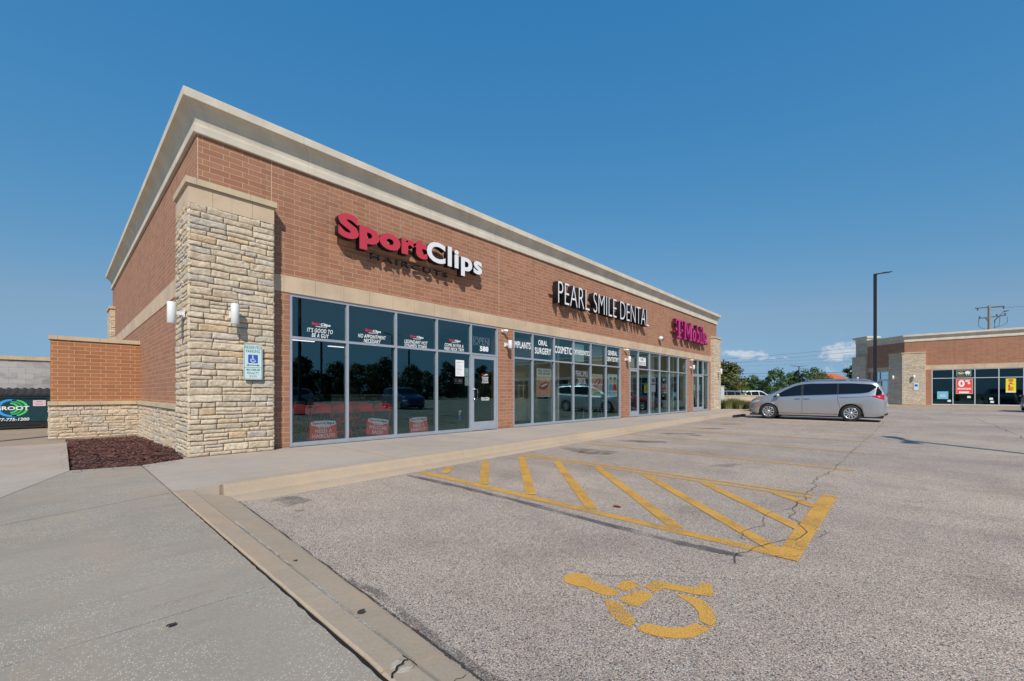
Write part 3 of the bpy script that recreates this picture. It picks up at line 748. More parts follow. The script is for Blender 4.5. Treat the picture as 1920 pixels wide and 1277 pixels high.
def pillar_cap(m, x0, x1, y0, y1, z):
    m.box(x0 - .045, x1 + .045, y0 - .045, y1, z, z + .105)
def glow_cyl(name, x, y, z0, z1, wall, r=.064, label="", group=None, axis='y'):
    """cylinder wall light, body in front of the bracket"""
    t = site(name, label, "wall light", group, (x, y, z0))
    m = MB(); m.lathe([(0, z0), (r - .006, z0), (r, z0 + .006), (r, z1 - .006), (r - .006, z1), (r*.9, z1), (r*.9, z1 - .03), (0, z1 - .03)], (x, y, 0), seg=28)
    m.build("lamp_body", "white_metal", t)
    b2 = MB(); zc = (z0 + z1) / 2
    if axis == 'y': b2.box(x - .03, x + .03, y + r * .8, wall - .02, zc - .03, zc + .03); b2.box(x - .055, x + .055, wall - .02, wall, zc - .06, zc + .06)
    else: b2.box(x + r * .8, wall - .02, y - .03, y + .03, zc - .03, zc + .03); b2.box(wall - .02, wall, y - .055, y + .055, zc - .06, zc + .06)
    b2.build("bracket", "white_metal", t)
    return t

# ------------------------------------------------------------------ the near building
WY, WX, WXR, WYB = 9.0, 1.64, 29.65, 25.1
bld = site("retail_building", "long brick shop building with stone corner pillars and three tenants, nearest the camera", "building", None, (15, 17, 0))
m = MB()
ops = [(3.16, 9.10), (9.79, 16.72), (17.52, 24.48), (25.37, 28.14)]
prev = WX
for a, b_ in ops:
    m.box(prev, a, WY, WY + .3, -.05, 3.10, skip='tb'); prev = b_
m.box(prev, WXR, WY, WY + .3, -.05, 3.10, skip='tb')
m.box(WX, WXR, WY, WY + .3, 3.43, BW, skip='t')
m.box(WX, WX + .3, WY + .3, WYB, .87, 3.06, skip='tbf'); m.box(WX, WX + .3, WY + .3, WYB, 3.42, BW, skip='tf')
m.box(WXR - .3, WXR, WY + .3, WYB, -.05, BW, skip='f'); m.box(WX, WXR, WYB, WYB + .3, -.2, BW)
m.build("brick_wall", "brick", bld)
# vertical control joints in the brick
for x, zz in ((2.83, 3.43), (9.13, 3.43), (17.15, 3.43), (24.9, 3.43), (1.658, 4.83)): m = MB(); m.box(x - .006, x + .006, WY - .0022, WY + .01, zz, 5.60); m.build("control_joint", "cast_stone", bld)
m = MB(); m.box(WX - .012, WXR + .012, WY - .014, WY + .31, 3.10, 3.43); m.box(WX - .012, WX + .3, WY + .31, WYB, 3.06, 3.42)
m.build("stone_band", "cast_stone", bld)
m = MB(); sweep(m, [(WX, WYB + .3), (WX, WY), (WXR, WY), (WXR, WYB + .3)], CORN)
m.build("cornice", "cornice_stone", bld)
m = MB(); m.face([(WX, WY, 5.5), (WXR, WY, 5.5), (WXR, WYB, 5.5), (WX, WYB, 5.5)]); m.build("roof", "roof_membrane", bld)
# stone base on the side wall
m = MB(); m.box(WX - .012, WX + .3, 9.9, WYB, -.4, .77, skip='t'); m.build("stone_backing", "footing_concrete", bld)
m = MB(); stones(m, 9.85, 16.36, -.30, .77, lambda u, z, d: (WX - .012 - d, u, z), 2.2, 11, .05, .0); stn = m.build("stone_base", "ledge_stone", bld)
m = MB(); m.box(WX - .085, WX + .3, 9.86, 16.4, .77, .87); m.box(WX - .085, WX + .3, 16.7, WYB, .77, .87); m.build("stone_ledge", "cap_stone", bld)
m = MB(); m.box(WX - .10, WX - .01, 9.86, 16.4, -.4, -.12); m.build("footing", "footing_concrete", bld)
# corner pillars
def pillar(x0, x1, y0, y1, seed, res, sides, zb=0.0, root=bld, name="stone_pillar"):
    b_ = MB(); b_.box(x0 + .02, x1 - .02, y0 + .02, y1, zb - .2, 4.35); o = b_.build(name, "footing_concrete", root)
    m = MB()
    stones(m, x0, x1, zb, 4.30, lambda u, z, d: (u, y0 + .03 - d, z), res, seed, .045)
    if 'l' in sides: stones(m, y0, y1, zb, 4.30, lambda u, z, d: (x0 + .03 - d, u, z), res, seed + 1, .045)
    if 'r' in sides: stones(m, y0, y1, zb, 4.30, lambda u, z, d: (x1 - .03 + d, u, z), res, seed + 2, .045)
    m.build("ledge_stones", "ledge_stone", o)
    m = MB(); m.box(x0 - .005, x1 + .005, y0 - .005, y1, 4.30, 4.61); m.build("stone_block", "cast_stone", o)
    m = MB(); pillar_cap(m, x0, x1, y0, y1, 4.613); m.build("pillar_cap", "cap_stone", o)
    return o
pillar(1.49, 2.80, 8.78, 9.85, 21, 1.0, 'lr', 0)
pillar(28.50, 29.80, 8.78, 9.85, 31, 2.6, 'lr', 0)
pillar(1.49, 2.80, 24.2, 25.5, 41, 3, 'l', -.2)
# inside: floor, ceiling, party walls, back walls
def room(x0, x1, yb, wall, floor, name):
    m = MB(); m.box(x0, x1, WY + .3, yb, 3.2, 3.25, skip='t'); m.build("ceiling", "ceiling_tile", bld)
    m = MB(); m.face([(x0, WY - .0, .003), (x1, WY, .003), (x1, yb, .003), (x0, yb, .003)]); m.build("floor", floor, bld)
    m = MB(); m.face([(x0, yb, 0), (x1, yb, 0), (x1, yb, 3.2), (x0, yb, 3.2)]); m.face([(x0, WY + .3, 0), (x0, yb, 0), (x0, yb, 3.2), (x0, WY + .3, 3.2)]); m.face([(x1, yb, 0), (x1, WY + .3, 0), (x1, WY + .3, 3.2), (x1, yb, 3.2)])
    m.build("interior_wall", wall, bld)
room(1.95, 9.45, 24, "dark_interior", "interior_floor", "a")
room(9.46, 24.9, 15, "interior_wall", "interior_floor", "b")
room(24.92, 29.3, 16, "interior_wall", "interior_floor", "c")
for x0_, x1_, yy_ in ((9.5, 11.9, 10.0), (12.1, 13.0, 10.6)): m = MB(); m.box(x0_, x1_, yy_, yy_ + .05, .1, 3.05); m.build("roller_blind", "blind_fabric", bld)
for x in (13.0, 21.5): m = MB(); m.box(x, x + .9, 11.1, 13.5, 0, 3.2); m.build("partition", "interior_wall", bld)

for x, w in ((12.55, .22), (12.95, .10), (20.95, .3), (21.35, .12), (23.3, .12), (24.0, .10)):
    m = MB(); m.box(x, x + w, 9.62, 9.75, 0, 3.2); m.build("interior_column", "column_white", bld)
X1 = [3.16, 4.37, 5.59, 6.82, 8.02, 9.10]
w1 = storefront(bld, X1, 0, 3.10, 2.215, WY + .012, doors=(4,), label="glazing of the first shop with a single door at its right")
X2 = [9.79, 10.76, 11.95, 13.15, 14.34, 15.52, 16.72]
w2 = storefront(bld, X2, 0, 3.10, 2.215, WY + .012, label="six wide glazed bays of the middle shop with white words along the top")
X3 = [17.52, 18.44, 19.63, 20.82, 22.02, 23.24, 24.48]
w3 = storefront(bld, X3, 0, 3.10, 2.215, WY + .012, doors=(0,), label="glazing of the middle shop with its door at the left end")
X4 = [25.37, 26.29, 27.20, 28.14]
w4 = storefront(bld, X4, 0, 3.10, 2.215, WY + .012, doors=(0, 1), label="narrow glazing of the far shop with double doors")

# writing on the glass of the first shop
GY = WY + .062
def tag_logo(cx, z0, z1, w, root, y=GY):
    s = (z1 - z0)
    letters("window_lettering", "Sport", cx - w/2, cx - w*.04, z0 + s*.28, z1, y, "vinyl_red", root, .001, .035, .1)
    letters("window_lettering", "Clips", cx - w*.02, cx + w/2, z0 + s*.20, z1 - s*.1, y, "vinyl_white", root, .001, .035, .1)
    letters("window_lettering", "HAIRCUTS", cx - w*.28, cx + w*.30, z0, z0 + s*.24, y, "vinyl_white", root, .001, .02)
for cx, zz, ln in ((3.79, 2.30, "IT'S GOOD TO\nBE A GUY"), (4.99, 2.29, "NO APPOINTMENT\nNECESSARY"), (6.20, 2.27, "LEGENDARY HOT\nSTEAMED TOWEL"), (7.44, 2.29, "COME IN FOR A\nFREE NECK TRIM")):
    wl = .54 if len(ln) < 22 else .70
    letters("window_lettering", ln, cx - wl/2, cx + wl/2, zz - .035, zz + .155, GY, "vinyl_white", w1, .001, .012, .22, 1.08, line=.86)
    tag_logo(cx + .02, zz + .185, zz + .285, .40, w1)
letters("window_lettering", "588", 8.40, 8.75, 2.32, 2.47, GY, "vinyl_white", w1, .001, .04)
# open sign outline hanging behind the transom
osn = site("open_sign", "unlit outlined open sign hanging behind the glass above the first door", "sign", None, (8.54, 9.16, 2.5))
m = MB(); 
for a, b_, c, d in ((8.22, 8.86, 2.50, 2.508), (8.22, 8.86, 2.73, 2.738), (8.22, 8.228, 2.508, 2.73), (8.852, 8.86, 2.508, 2.73), (8.12, 8.22, 2.742, 2.75)): m.box(a, b_, 9.14, 9.16, c, d)
m.build("border", "vinyl_white", osn)
letters("lettering", "OPEN", 8.26, 8.82, 2.53, 2.71, 9.14, "vinyl_white", osn, .004, -.012)
# door lettering
tag_logo(8.58, 1.60, 1.66, .24, w1, WY + .036)
letters("window_lettering", "STORE HOURS\nM-F 9AM-8PM\nSAT 9AM-6PM\nSUN 10AM-5PM", 8.46, 8.72, 1.38, 1.57, WY + .036, "vinyl_white", w1, .001, .02)
letters("window_lettering", "Always Hiring\nGreat Stylists", 8.42, 8.76, .86, .97, WY + .036, "vinyl_white", w1, .001, .03)

# posters leaning at the foot of the first shop's glass
def poster(x0, x1, z0, z1, tilt, txt, label, y=9.13):
    t = empty("window_poster", label, "poster", "red posters at the foot of the first shop's windows", ((x0+x1)/2, y, (z0+z1)/2))
    w, h = (x1-x0)/2, (z1-z0)/2
    m = MB(); m.box(-w, w, 0, .006, -h, h); m.build("board", "poster_red", t)
    m = MB(); m.box(-w, w, -.002, .0, h*.66, h); m.build("top_strip", "ink_black", t)
    m = MB(); m.prism([(-w*.92, h*.74), (-w*.86, h*.42), (-w*.45, h*.30), (-w*.38, h*.18), (w*.42, h*.18), (w*.5, h*.34), (w*.9, h*.44), (w*.92, h*.82), (w*.3, h*.88), (-w*.6, h*.86)], -.004, -.002); m.build("badge", "vinyl_white", t)
    letters("lettering", "Sport", -w*.80, -w*.02, h*.42, h*.78, -.006, "vinyl_red", t, .002, .03)
    letters("lettering", "Clips", w*.0, w*.82, h*.42, h*.78, -.006, "ink_black", t, .002, .03)
    letters("lettering", "HAIRCUTS", -w*.36, w*.4, h*.22, h*.34, -.006, "ink_grey", t, .002, .0)
    letters("lettering", txt, -w*.82, w*.82, -h*.86, h*.05, -.004, "vinyl_white", t, .002, .015, 0, 1.06, line=.95)
    t.rotation_euler = (R(-6), R(-tilt), 0)
poster(3.60, 4.18, .10, .52, -1, "NEED A\nHAIRCUT?", "red NEED A HAIRCUT poster in the first window from the left")
poster(4.88, 5.46, .09, .51, -8, "WELCOME\nBACK!", "tilted red WELCOME BACK poster in the second window")
poster(6.04, 6.60, .09, .49, 1, "NEED A\nHAIRCUT?", "red NEED A HAIRCUT poster in the third window")
# notices beside the door
nt1 = site("paper_notice", "white printed paper notice taped inside the glass left of the first door", "notice", None, (7.65, GY, 1.8))
m = MB(); m.box(7.49, 7.80, GY + .004, GY + .006, 1.56, 2.01); m.build("sheet", "vinyl_white", nt1)
m = MB(); rr = random.Random(2)
for i in range(15):
    z = 1.97 - i * .026; m.box(7.51, 7.51 + rr.uniform(.12, .27), GY + .0025, GY + .004, z - (.009 if i in (1, 8) else .004), z)
m.build("print", "ink_grey", nt1)
m = MB(); m.box(7.46, 7.78, 9.10, 9.12, 1.345, 1.50); o = m.build("open_plaque", "ink_black", None, label="small black plaque reading open under the white notice", cat="sign")
letters("lettering", "OPEN", 7.61, 7.75, 1.39, 1.46, 9.098, "vinyl_cream", o, .001, .02)
m = MB(); m.lathe([(.025, 0), (.032, 0), (.032, .003), (.025, .003)], (7.53, 9.098, 1.425), 'y', 16); m.box(7.48, 7.76, 9.098, 9.1, 1.36, 1.364); m.box(7.48, 7.76, 9.098, 9.1, 1.482, 1.486); m.build("mark", "vinyl_cream", o)
m = MB(); m.box(7.82, 7.99, 9.10, 9.105, 1.56, 1.80); m.build("paper_notice", "poster_pale", None, label="pale green blank sheet behind glass beside the first door, upper one", cat="notice")
m = MB(); m.box(7.86, 7.99, 9.10, 9.105, 1.30, 1.55); m.build("paper_notice", "poster_pale", None, label="pale green blank sheet behind glass beside the first door, lower one", cat="notice")
sp = site("spray_bottle", "blue and white bottle standing inside the glass near the first door", "bottle", None, (7.83, 9.3, .3))
m = MB(); m.box(7.72, 7.94, 9.2, 9.45, 0, .30); m.build("box", "dark_interior", sp)
m = MB(); m.lathe([(0, .30), (.045, .30), (.05, .33), (.05, .42), (.02, .47)], (7.83, 9.3, 0), seg=14); m.build("bottle", "sign_blue", sp)
m = MB(); m.lathe([(.02, .47), (.02, .56), (0, .57)], (7.83, 9.3, 0), seg=10); m.box(7.80, 7.86, 9.25, 9.32, .55, .59); m.build("nozzle", "vinyl_white", sp)

# words over the middle shop
for t_, a, b_, c, d in (("IMPLANTS", 9.86, 10.70, 2.54, 2.76), ("ORAL", 11.10, 11.60, 2.72, 2.90), ("SURGERY", 10.92, 11.82, 2.42, 2.64), ("COSMETIC", 12.03, 13.08, 2.52, 2.78),
                        ("ORTHODONTICS", 13.21, 14.30, 2.55, 2.74), ("GENERAL", 15.72, 16.50, 2.69, 2.89), ("DENTISTRY", 15.60, 16.64, 2.43, 2.62)):
    letters("window_lettering", t_, a, b_, c, d, GY, "vinyl_white", w2, .001, .022, 0, 1.06)
letters("window_lettering", "PEARL SMILE\nDENTAL", 13.35, 14.18, 1.45, 1.95, GY + .002, "ink_grey", w2, .001, .02)
m = MB()
for (a, b_, c, d) in ((18.57, 19.30, 2.40, 2.78),): m.box(a, b_, GY + .003, GY + .005, c, d)
m.build("window_lettering", "vinyl_white", w3)
letters("window_lettering", "FAMILY\nDENTISTRY", 18.6, 19.27, 2.42, 2.76, GY, "ink_grey", w3, .001, .02)
m = MB(); m.box(13.38, 14.05, 9.16, 9.17, 2.30, 2.98); m.build("blank_panel", "poster_pale", None, label="blank pale panel in the fourth transom behind ORTHODONTICS", cat="panel")
m = MB(); m.box(14.40, 15.45, 9.16, 9.17, 2.26, 3.0); m.build("blank_panel", "blind_fabric", None, label="grey-green blank panel filling the fifth transom of the middle shop", cat="panel")
m = MB(); m.box(17.72, 18.3, 9.16, 9.17, 2.28, 2.7); m.build("blank_panel", "poster_pale", None, label="pale panel above the middle shop's door", cat="panel")

# smile posters
def lips(m_l, m_t, m_d, cx, cz, w, h, rot, y, mirror=1):
    def T(p):
        x, z = p[0] * w * mirror, p[1] * h; return (cx + x*math.cos(rot) - z*math.sin(rot), cz + x*math.sin(rot) + z*math.cos(rot))
    outer = [(-1, .05), (-.75, .42), (-.35, .72), (-.1, .6), (.15, .72), (.6, .5), (1, .1), (.7, -.45), (.3, -.85), (-.1, -.9), (-.55, -.6)]
    inner = [(-.86, .04), (-.5, .28), (0, .34), (.5, .3), (.86, .08), (.55, -.32), (.1, -.48), (-.4, -.36)]
    teeth = [(-.7, .05), (-.4, .22), (0, .28), (.45, .24), (.7, .1), (.5, -.1), (.1, -.2), (-.35, -.15)]
    m_l.prism([T(p) for p in outer][::-1 if mirror > 0 else 1], y, y + .001); m_d.prism([T(p) for p in inner][::-1 if mirror > 0 else 1], y - .001, y); m_t.prism([T(p) for p in teeth][::-1 if mirror > 0 else 1], y - .002, y - .001)
def smile_poster(x0, x1, z0, z1, split0, split1, rot, label, text_top, text_bot):
    t = site("window_poster", label, "poster", "dental posters in the middle shop's windows", ((x0+x1)/2, 9.1, z0))
    y = 9.10
    m = MB(); m.box(x0, x1, y, y + .01, z0, z1); m.build("board", "poster_pale", t)
    m = MB(); m.box(x0 + .01, x1 - .01, y - .002, y, split0, split1); m.build("picture", "poster_peach", t)
    a, b_, c = MB(), MB(), MB(); lips(a, b_, c, (x0+x1)/2, (split0+split1)/2 + .03, (x1-x0)*.40, (split1-split0)*.24, rot, y - .004)
    a.build("lips", "lip_red", t); c.build("mouth", "lip_dark", t); b_.build("teeth", "tooth_white", t)
    if text_top: letters("lettering", text_top, x0 + .06, x1 - .06, split1 + .04, z1 - .04, y - .002, "ink_black", t, .001, .01)
    if text_bot: letters("lettering", text_bot, x0 + .06, x1 - .06, z0 + .05, split0 - .04, y - .002, "ink_black", t, .001, .01)
smile_poster(11.06, 11.86, .96, 1.94, .98, 1.66, .28, "poster of a smiling mouth under CALL TODAY in the second bay of the middle shop", "CALL TODAY!\n(630) 588 7080", None)
smile_poster(14.52, 15.34, .92, 1.86, 1.18, 1.80, .6, "poster of a tilted open mouth in the fifth bay of the middle shop", None, "FREE SMILE\nCONSULTATION")
t = site("window_poster", "poster of two people on a pale ground in the sixth bay of the middle shop", "poster", "dental posters in the middle shop's windows", (16.2, 9.1, .95))
m = MB(); m.box(15.76, 16.58, 9.10, 9.11, .92, 1.90); m.build("board", "poster_pale", t)
for cx, mt in ((16.02, "poster_blue"), (16.36, "poster_red")):
    m = MB(); m.prism([(cx + .1*math.cos(a*PI/8), 1.62 + .13*math.sin(a*PI/8)) for a in range(16)], 9.096, 9.1); m.build("face", "poster_peach", t)
    m = MB(); m.prism([(cx + .11*math.cos(a*PI/8), 1.69 + .09*math.sin(a*PI/8)) for a in range(0, 9)], 9.094, 9.096); m.build("hair", "ink_black", t)
    m = MB(); m.prism([(cx - .18, 1.2), (cx + .18, 1.2), (cx + .13, 1.44), (cx, 1.5), (cx - .13, 1.44)], 9.095, 9.1); m.build("clothing", mt, t)
letters("lettering", "FAMILY DENTAL\nCARE FOR ALL", 15.8, 16.54, .97, 1.12, 9.098, "ink_grey", t, .001, .01)
nn = site("window_notice", "white notice with a red stripe inside the middle shop's third bay from its door", "notice", None, (20.2, 9.12, 1.3))
m = MB(); m.box(20.0, 20.5, 9.12, 9.13, 1.15, 1.9); m.build("sheet", "vinyl_white", nn)
m = MB(); m.box(20.02, 20.48, 9.115, 9.12, 1.5, 1.57); m.build("stripe", "poster_red", nn); 
m = MB(); m.box(20.1, 20.42, 9.115, 9.12, 1.62, 1.82); m.build("print", "ink_grey", nn)
for x, l in ((25.72, "left"), (26.62, "right")):
    m = MB(); m.box(x, x + .22, 9.07, 9.075, 1.25, 1.6); m.build("paper_notice", "poster_pale", None, label="pale notice on the far shop's %s door" % l, cat="notice")

# ------------------------------------------------------------------ channel-letter signs
def channel_word(root, word, x0, x1, z0, z1, yf, dep, front, side, bold, space=1.0, shear=0):
    """each letter its own part, standing off the wall"""
    full = text_mesh(word, .1, bold, shear, space, align='LEFT'); A, B, C, D = bounds(full); sx = (x1-x0)/(B-A); sz = (z1-z0)/(D-C)
    bpy.data.meshes.remove(full)
    for i, ch in enumerate(word):
        if ch == ' ': continue
        pre = text_mesh(word[:i+1], .1, bold, shear, space, align='LEFT'); _, pb, _, _ = bounds(pre); bpy.data.meshes.remove(pre)
        one = text_mesh(ch, .1, bold, shear, space, align='LEFT'); a, b_, c, d = bounds(one); bpy.data.meshes.remove(one)
        X1 = x0 + (pb - A) * sx; X0 = X1 - (b_ - a) * sx
        o = letters("letter", ch, X0, X1, z0 + (c - C) * sz, z0 + (d - C) * sz, yf, front, root, dep, bold, shear, side=side, align='LEFT')
sg = site("shop_sign", "large red and white raised letters on black sides above the first shop", "sign", None, (6.1, 8.9, 4.4))
channel_word(sg, "Sport", 4.02, 6.30, 4.265, 4.945, 8.72, .17, "letter_red", "letter_black", .05, 1.05)
channel_word(sg, "Clips", 6.28, 8.17, 4.265, 4.945, 8.72, .17, "letter_white", "letter_black", .035, 1.10)
channel_word(sg, "HAIRCUTS", 4.84, 7.05, 4.15, 4.285, 8.85, .06, "letter_black", "letter_black", 0.0, 1.35)
m = MB(); m.box(4.15, 8.1, 8.89, 8.995, 4.34, 4.50); m.build("raceway", "brick", sg)
sd = site("shop_sign", "tall thin white capital letters with deep black sides above the middle shop", "sign", None, (15.2, 8.9, 4.2))
channel_word(sd, "PEARL SMILE DENTAL", 11.72, 18.82, 4.20, 4.97, 8.68, .24, "letter_white", "letter_black", -.015, 1.02)
m = MB(); m.box(11.55, 18.6, 8.92, 8.998, 4.52, 4.64); m.build("raceway", "brick", sd)
# slab-serif magenta letters drawn as polygons in a unit box (x, z)
sm = site("shop_sign", "magenta slab-serif raised letters above the far shop", "sign", None, (24.5, 8.9, 4.0))
def poly_letter(polys, x0, x1, z0, z1, y=8.70, dep=.2):
    m = MB()
    for p in polys: m.prism([(x0 + a * (x1-x0), z0 + c * (z1-z0)) for a, c in p], y, y + dep)
    o = m.build("letter", "letter_magenta", sm)
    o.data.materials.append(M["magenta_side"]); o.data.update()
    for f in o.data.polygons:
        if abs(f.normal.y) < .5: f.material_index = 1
def rc_(a, b_, c, d): return [(a, c), (b_, c), (b_, d), (a, d)]
def ring(cx, cz, rx, rz, tx, tz, n=20, a0=0, a1=2*PI):
    q = []
    for i in range(n):
        a, b_ = a0 + (a1-a0)*i/n, a0 + (a1-a0)*(i+1)/n
        q.append([(cx + rx*math.cos(a), cz + rz*math.sin(a)), (cx + rx*math.cos(b_), cz + rz*math.sin(b_)), (cx + (rx-tx)*math.cos(b_), cz + (rz-tz)*math.sin(b_)), (cx + (rx-tx)*math.cos(a), cz + (rz-tz)*math.sin(a))])
    return q
ZB, ZT = 4.03, 5.02
poly_letter([rc_(.0, 1, .90, 1.0), rc_(.0, .09, .72, .90), rc_(.91, 1, .72, .90), rc_(.38, .62, .09, .90), rc_(.18, .82, 0, .09)], 22.10, 23.02, ZB, ZT)
poly_letter([rc_(0, 1, 0, 1)], 22.08, 22.27, 4.40, 4.54); poly_letter([rc_(0, 1, 0, 1)], 22.85, 23.04, 4.40, 4.54)
poly_letter([rc_(.06, .20, .08, .92), rc_(0, .28, 0, .08), rc_(0, .26, .92, 1), [(.20, .92), (.26, 1.0), (.56, .25), (.48, .08), (.42, .2)], [(.74, 1), (.80, .9), (.56, .2), (.48, .08), (.46, .3)], rc_(.74, .94, .08, .92), rc_(.66, 1, 0, .08), rc_(.72, 1, .92, 1)], 23.24, 24.45, ZB, ZT)
poly_letter(ring(.5, .5, .5, .5, .30, .2), 24.53, 25.03, ZB, ZB + .68)
poly_letter([rc_(.12, .38, 0, 1), rc_(0, .14, .93, 1)] + ring(.58, .34, .42, .34, .24, .14), 25.10, 25.66, ZB, ZT)
poly_letter([rc_(.3, .72, .1, .68), rc_(0, 1, 0, .1), rc_(.08, .32, .6, .68), rc_(.26, .76, .8, 1)], 25.72, 26.0, ZB, ZT)
poly_letter([rc_(.3, .72, .09, .92), rc_(0, 1, 0, .09), rc_(.05, .72, .92, 1)], 26.04, 26.33, ZB, ZT)
poly_letter(ring(.5, .5, .5, .5, .28, .16, 20, 0, 1.84*PI) + [rc_(.1, .98, .44, .56)], 26.40, 26.88, ZB, ZB + .68)
poly_letter([rc_(0, 1, 0, 1)], 26.93, 27.03, ZB, ZB + .12)
m = MB(); m.box(22.0, 26.9, 8.90, 8.998, 4.36, 4.50); m.build("raceway", "brick", sm)

# ------------------------------------------------------------------ lights, cameras, parking sign
glow_cyl("wall_light", 2.12, 8.60, 2.30, 2.66, 8.76, label="white cylinder light on the front of the near stone pillar", group="cylinder wall lights")
glow_cyl("wall_light", 1.30, 8.98, 2.26, 2.62, 1.47, label="white cylinder light on the left side of the near stone pillar", group="cylinder wall lights", axis='x')
for x, l in ((9.42, "between the first shop's door and IMPLANTS"), (17.12, "on the brick pier left of the middle shop's door"), (24.93, "on the brick pier left of the double doors")):
    glow_cyl("wall_light", x, 8.80, 2.46, 2.70, 9.0, .064, label="white cylinder light " + l, group="cylinder wall lights")
glow_cyl("wall_light", 29.1, 8.55, 2.30, 2.66, 8.76, label="white cylinder light on the far stone pillar's front", group="cylinder wall lights")
glow_cyl("wall_light", 30.02, 9.3, 2.30, 2.66, 29.83, label="grey cylinder light on the far stone pillar's outer side", group="cylinder wall lights", axis='x')
for x, l in ((9.26, "right of the first shop's 588 transom"), (17.0, "at the top of the pier left of the middle shop's door"), (24.86, "at the top of the pier left of the double doors")):
    t = site("security_camera", "white security camera " + l, "security camera", "security cameras under the stone band", (x, 8.9, 3.0))
    m = MB(); m.lathe([(.05, 0), (.05, .03), (.03, .05), (0, .05)][::-1], (x, 8.95, 2.99), 'y', 16); m.lathe([(0, .0), (.05, .0), (.05, .045), (0, .045)], (x, 8.955, 2.99), 'y', 16); m.build("mount", "white_metal", t)
    m = MB(); m.tube([(x + .02, 8.93, 3.0), (x + .05, 8.88, 3.0), (x + .10, 8.84, 2.985)], [.03, .042, .04], 14); m.build("body", "white_metal", t)
    m = MB(); m.tube([(x + .10, 8.84, 2.985), (x + .112, 8.83, 2.98)], .032, 12); m.build("lens", "ink_black", t)
t = site("security_camera", "white dome camera on the brick left of the magenta sign", "security camera", None, (20.6, 8.9, 3.85))
m = MB(); m.lathe([(0, -.1), (.09, -.1), (.11, -.03), (.11, .03), (.05, .08), (0, .09)], (20.6, 8.88, 3.86), seg=18); m.box(20.56, 20.64, 8.9, 9.0, 3.83, 3.9); m.build("housing", "white_metal", t)
m = MB(); m.lathe([(0, -.07), (.05, -.05), (.07, 0), (.05, .03)], (20.66, 8.82, 3.80), seg=14); m.build("dome", "ink_black", t)

ps = site("parking_sign", "green-bordered RESERVED PARKING sign with wheelchair symbol on the stone pillar", "sign", None, (2.43, 8.70, 1.35))
def rrect(x0, x1, z0, z1, r, n=5):
    q = []
    for cx, cz, a0 in ((x1-r, z0+r, -PI/2), (x1-r, z1-r, 0), (x0+r, z1-r, PI/2), (x0+r, z0+r, PI)):
        for i in range(n+1): a = a0 + PI/2*i/n; q.append((cx + r*math.cos(a), cz + r*math.sin(a)))
    return q
sx0, sx1, sz0, sz1 = 2.277, 2.583, 1.335, 1.985
m = MB(); m.prism(rrect(sx0, sx1, sz0, sz1, .03), 8.705, 8.708); m.build("plate", "sign_white", ps)
m = MB(); m.prism(rrect(sx0 + .008, sx1 - .008, sz0 + .008, sz1 - .008, .026), 8.704, 8.705); m.build("border", "sign_green", ps)
m = MB(); m.prism(rrect(sx0 + .016, sx1 - .016, sz0 + .016, sz1 - .016, .02), 8.703, 8.704); m.build("face", "sign_white", ps)
m = MB(); m.box(sx0 + .016, sx1 - .016, 8.7022, 8.703, 1.553, 1.561); zc = 1.598
m.box(2.355, 2.505, 8.7022, 8.703, zc - .008, zc + .008); m.prism([(2.32, zc), (2.36, zc - .02), (2.36, zc + .02)], 8.7015, 8.703); m.prism([(2.54, zc), (2.50, zc + .02), (2.50, zc - .02)], 8.7015, 8.703); m.build("arrow", "sign_green", ps)
m = MB(); m.prism(rrect(2.35, 2.508, 1.635, 1.79, .01), 8.7022, 8.703); m.build("blue_square", "sign_blue", ps)
m = MB()
for q in ring(2.428, 1.69, .042, .042, .011, .011, 16, PI*.75, PI*2.05): m.prism(q, 8.701, 8.7022)
for q in ((2.418, 2.430, 1.70, 1.752), (2.418, 2.455, 1.695, 1.706), (2.424, 2.446, 1.722, 1.731)): m.box(q[0], q[1], 8.701, 8.7022, q[2], q[3])
m.prism([(2.447, 1.706), (2.457, 1.700), (2.478, 1.666), (2.466, 1.662)][::-1], 8.701, 8.7022); m.prism([(2.424 + .011*math.cos(a*PI/6), 1.765 + .011*math.sin(a*PI/6)) for a in range(12)], 8.701, 8.7022)
m.build("wheelchair_symbol", "vinyl_white", ps)
letters("lettering", "RESERVED", 2.30, 2.56, 1.895, 1.95, 8.7022, "sign_green", ps, .0008, .01); letters("lettering", "PARKING", 2.315, 2.545, 1.825, 1.88, 8.7022, "sign_green", ps, .0008, .01)
letters("lettering", "MAXIMUM", 2.325, 2.535, 1.495, 1.535, 8.7022, "sign_green", ps, .0008, .01); letters("lettering", "PENALTY", 2.335, 2.525, 1.435, 1.475, 8.7022, "sign_green", ps, .0008, .01)
letters("lettering", "$250", 2.37, 2.49, 1.375, 1.415, 8.7022, "ink_grey", ps, .0008, .01)

# utility cabinet on the far end
t = site("utility_cabinet", "pale grey metal cabinet standing out beyond the far stone pillar", "cabinet", None, (31, 9.3, 0))
m = MB(); m.box(29.9, 32.2, 9.25, 9.6, .63, 1.57); m.build("box", "white_metal", t)
m = MB(); m.box(29.9, 32.23, 9.22, 9.63, 1.57, 1.60); m.build("lid", "white_metal", t)
m = MB(); m.box(30.2, 30.3, 9.35, 9.5, -.05, .63); m.box(31.8, 31.9, 9.35, 9.5, -.05, .63); m.build("leg", "grey_metal", t)

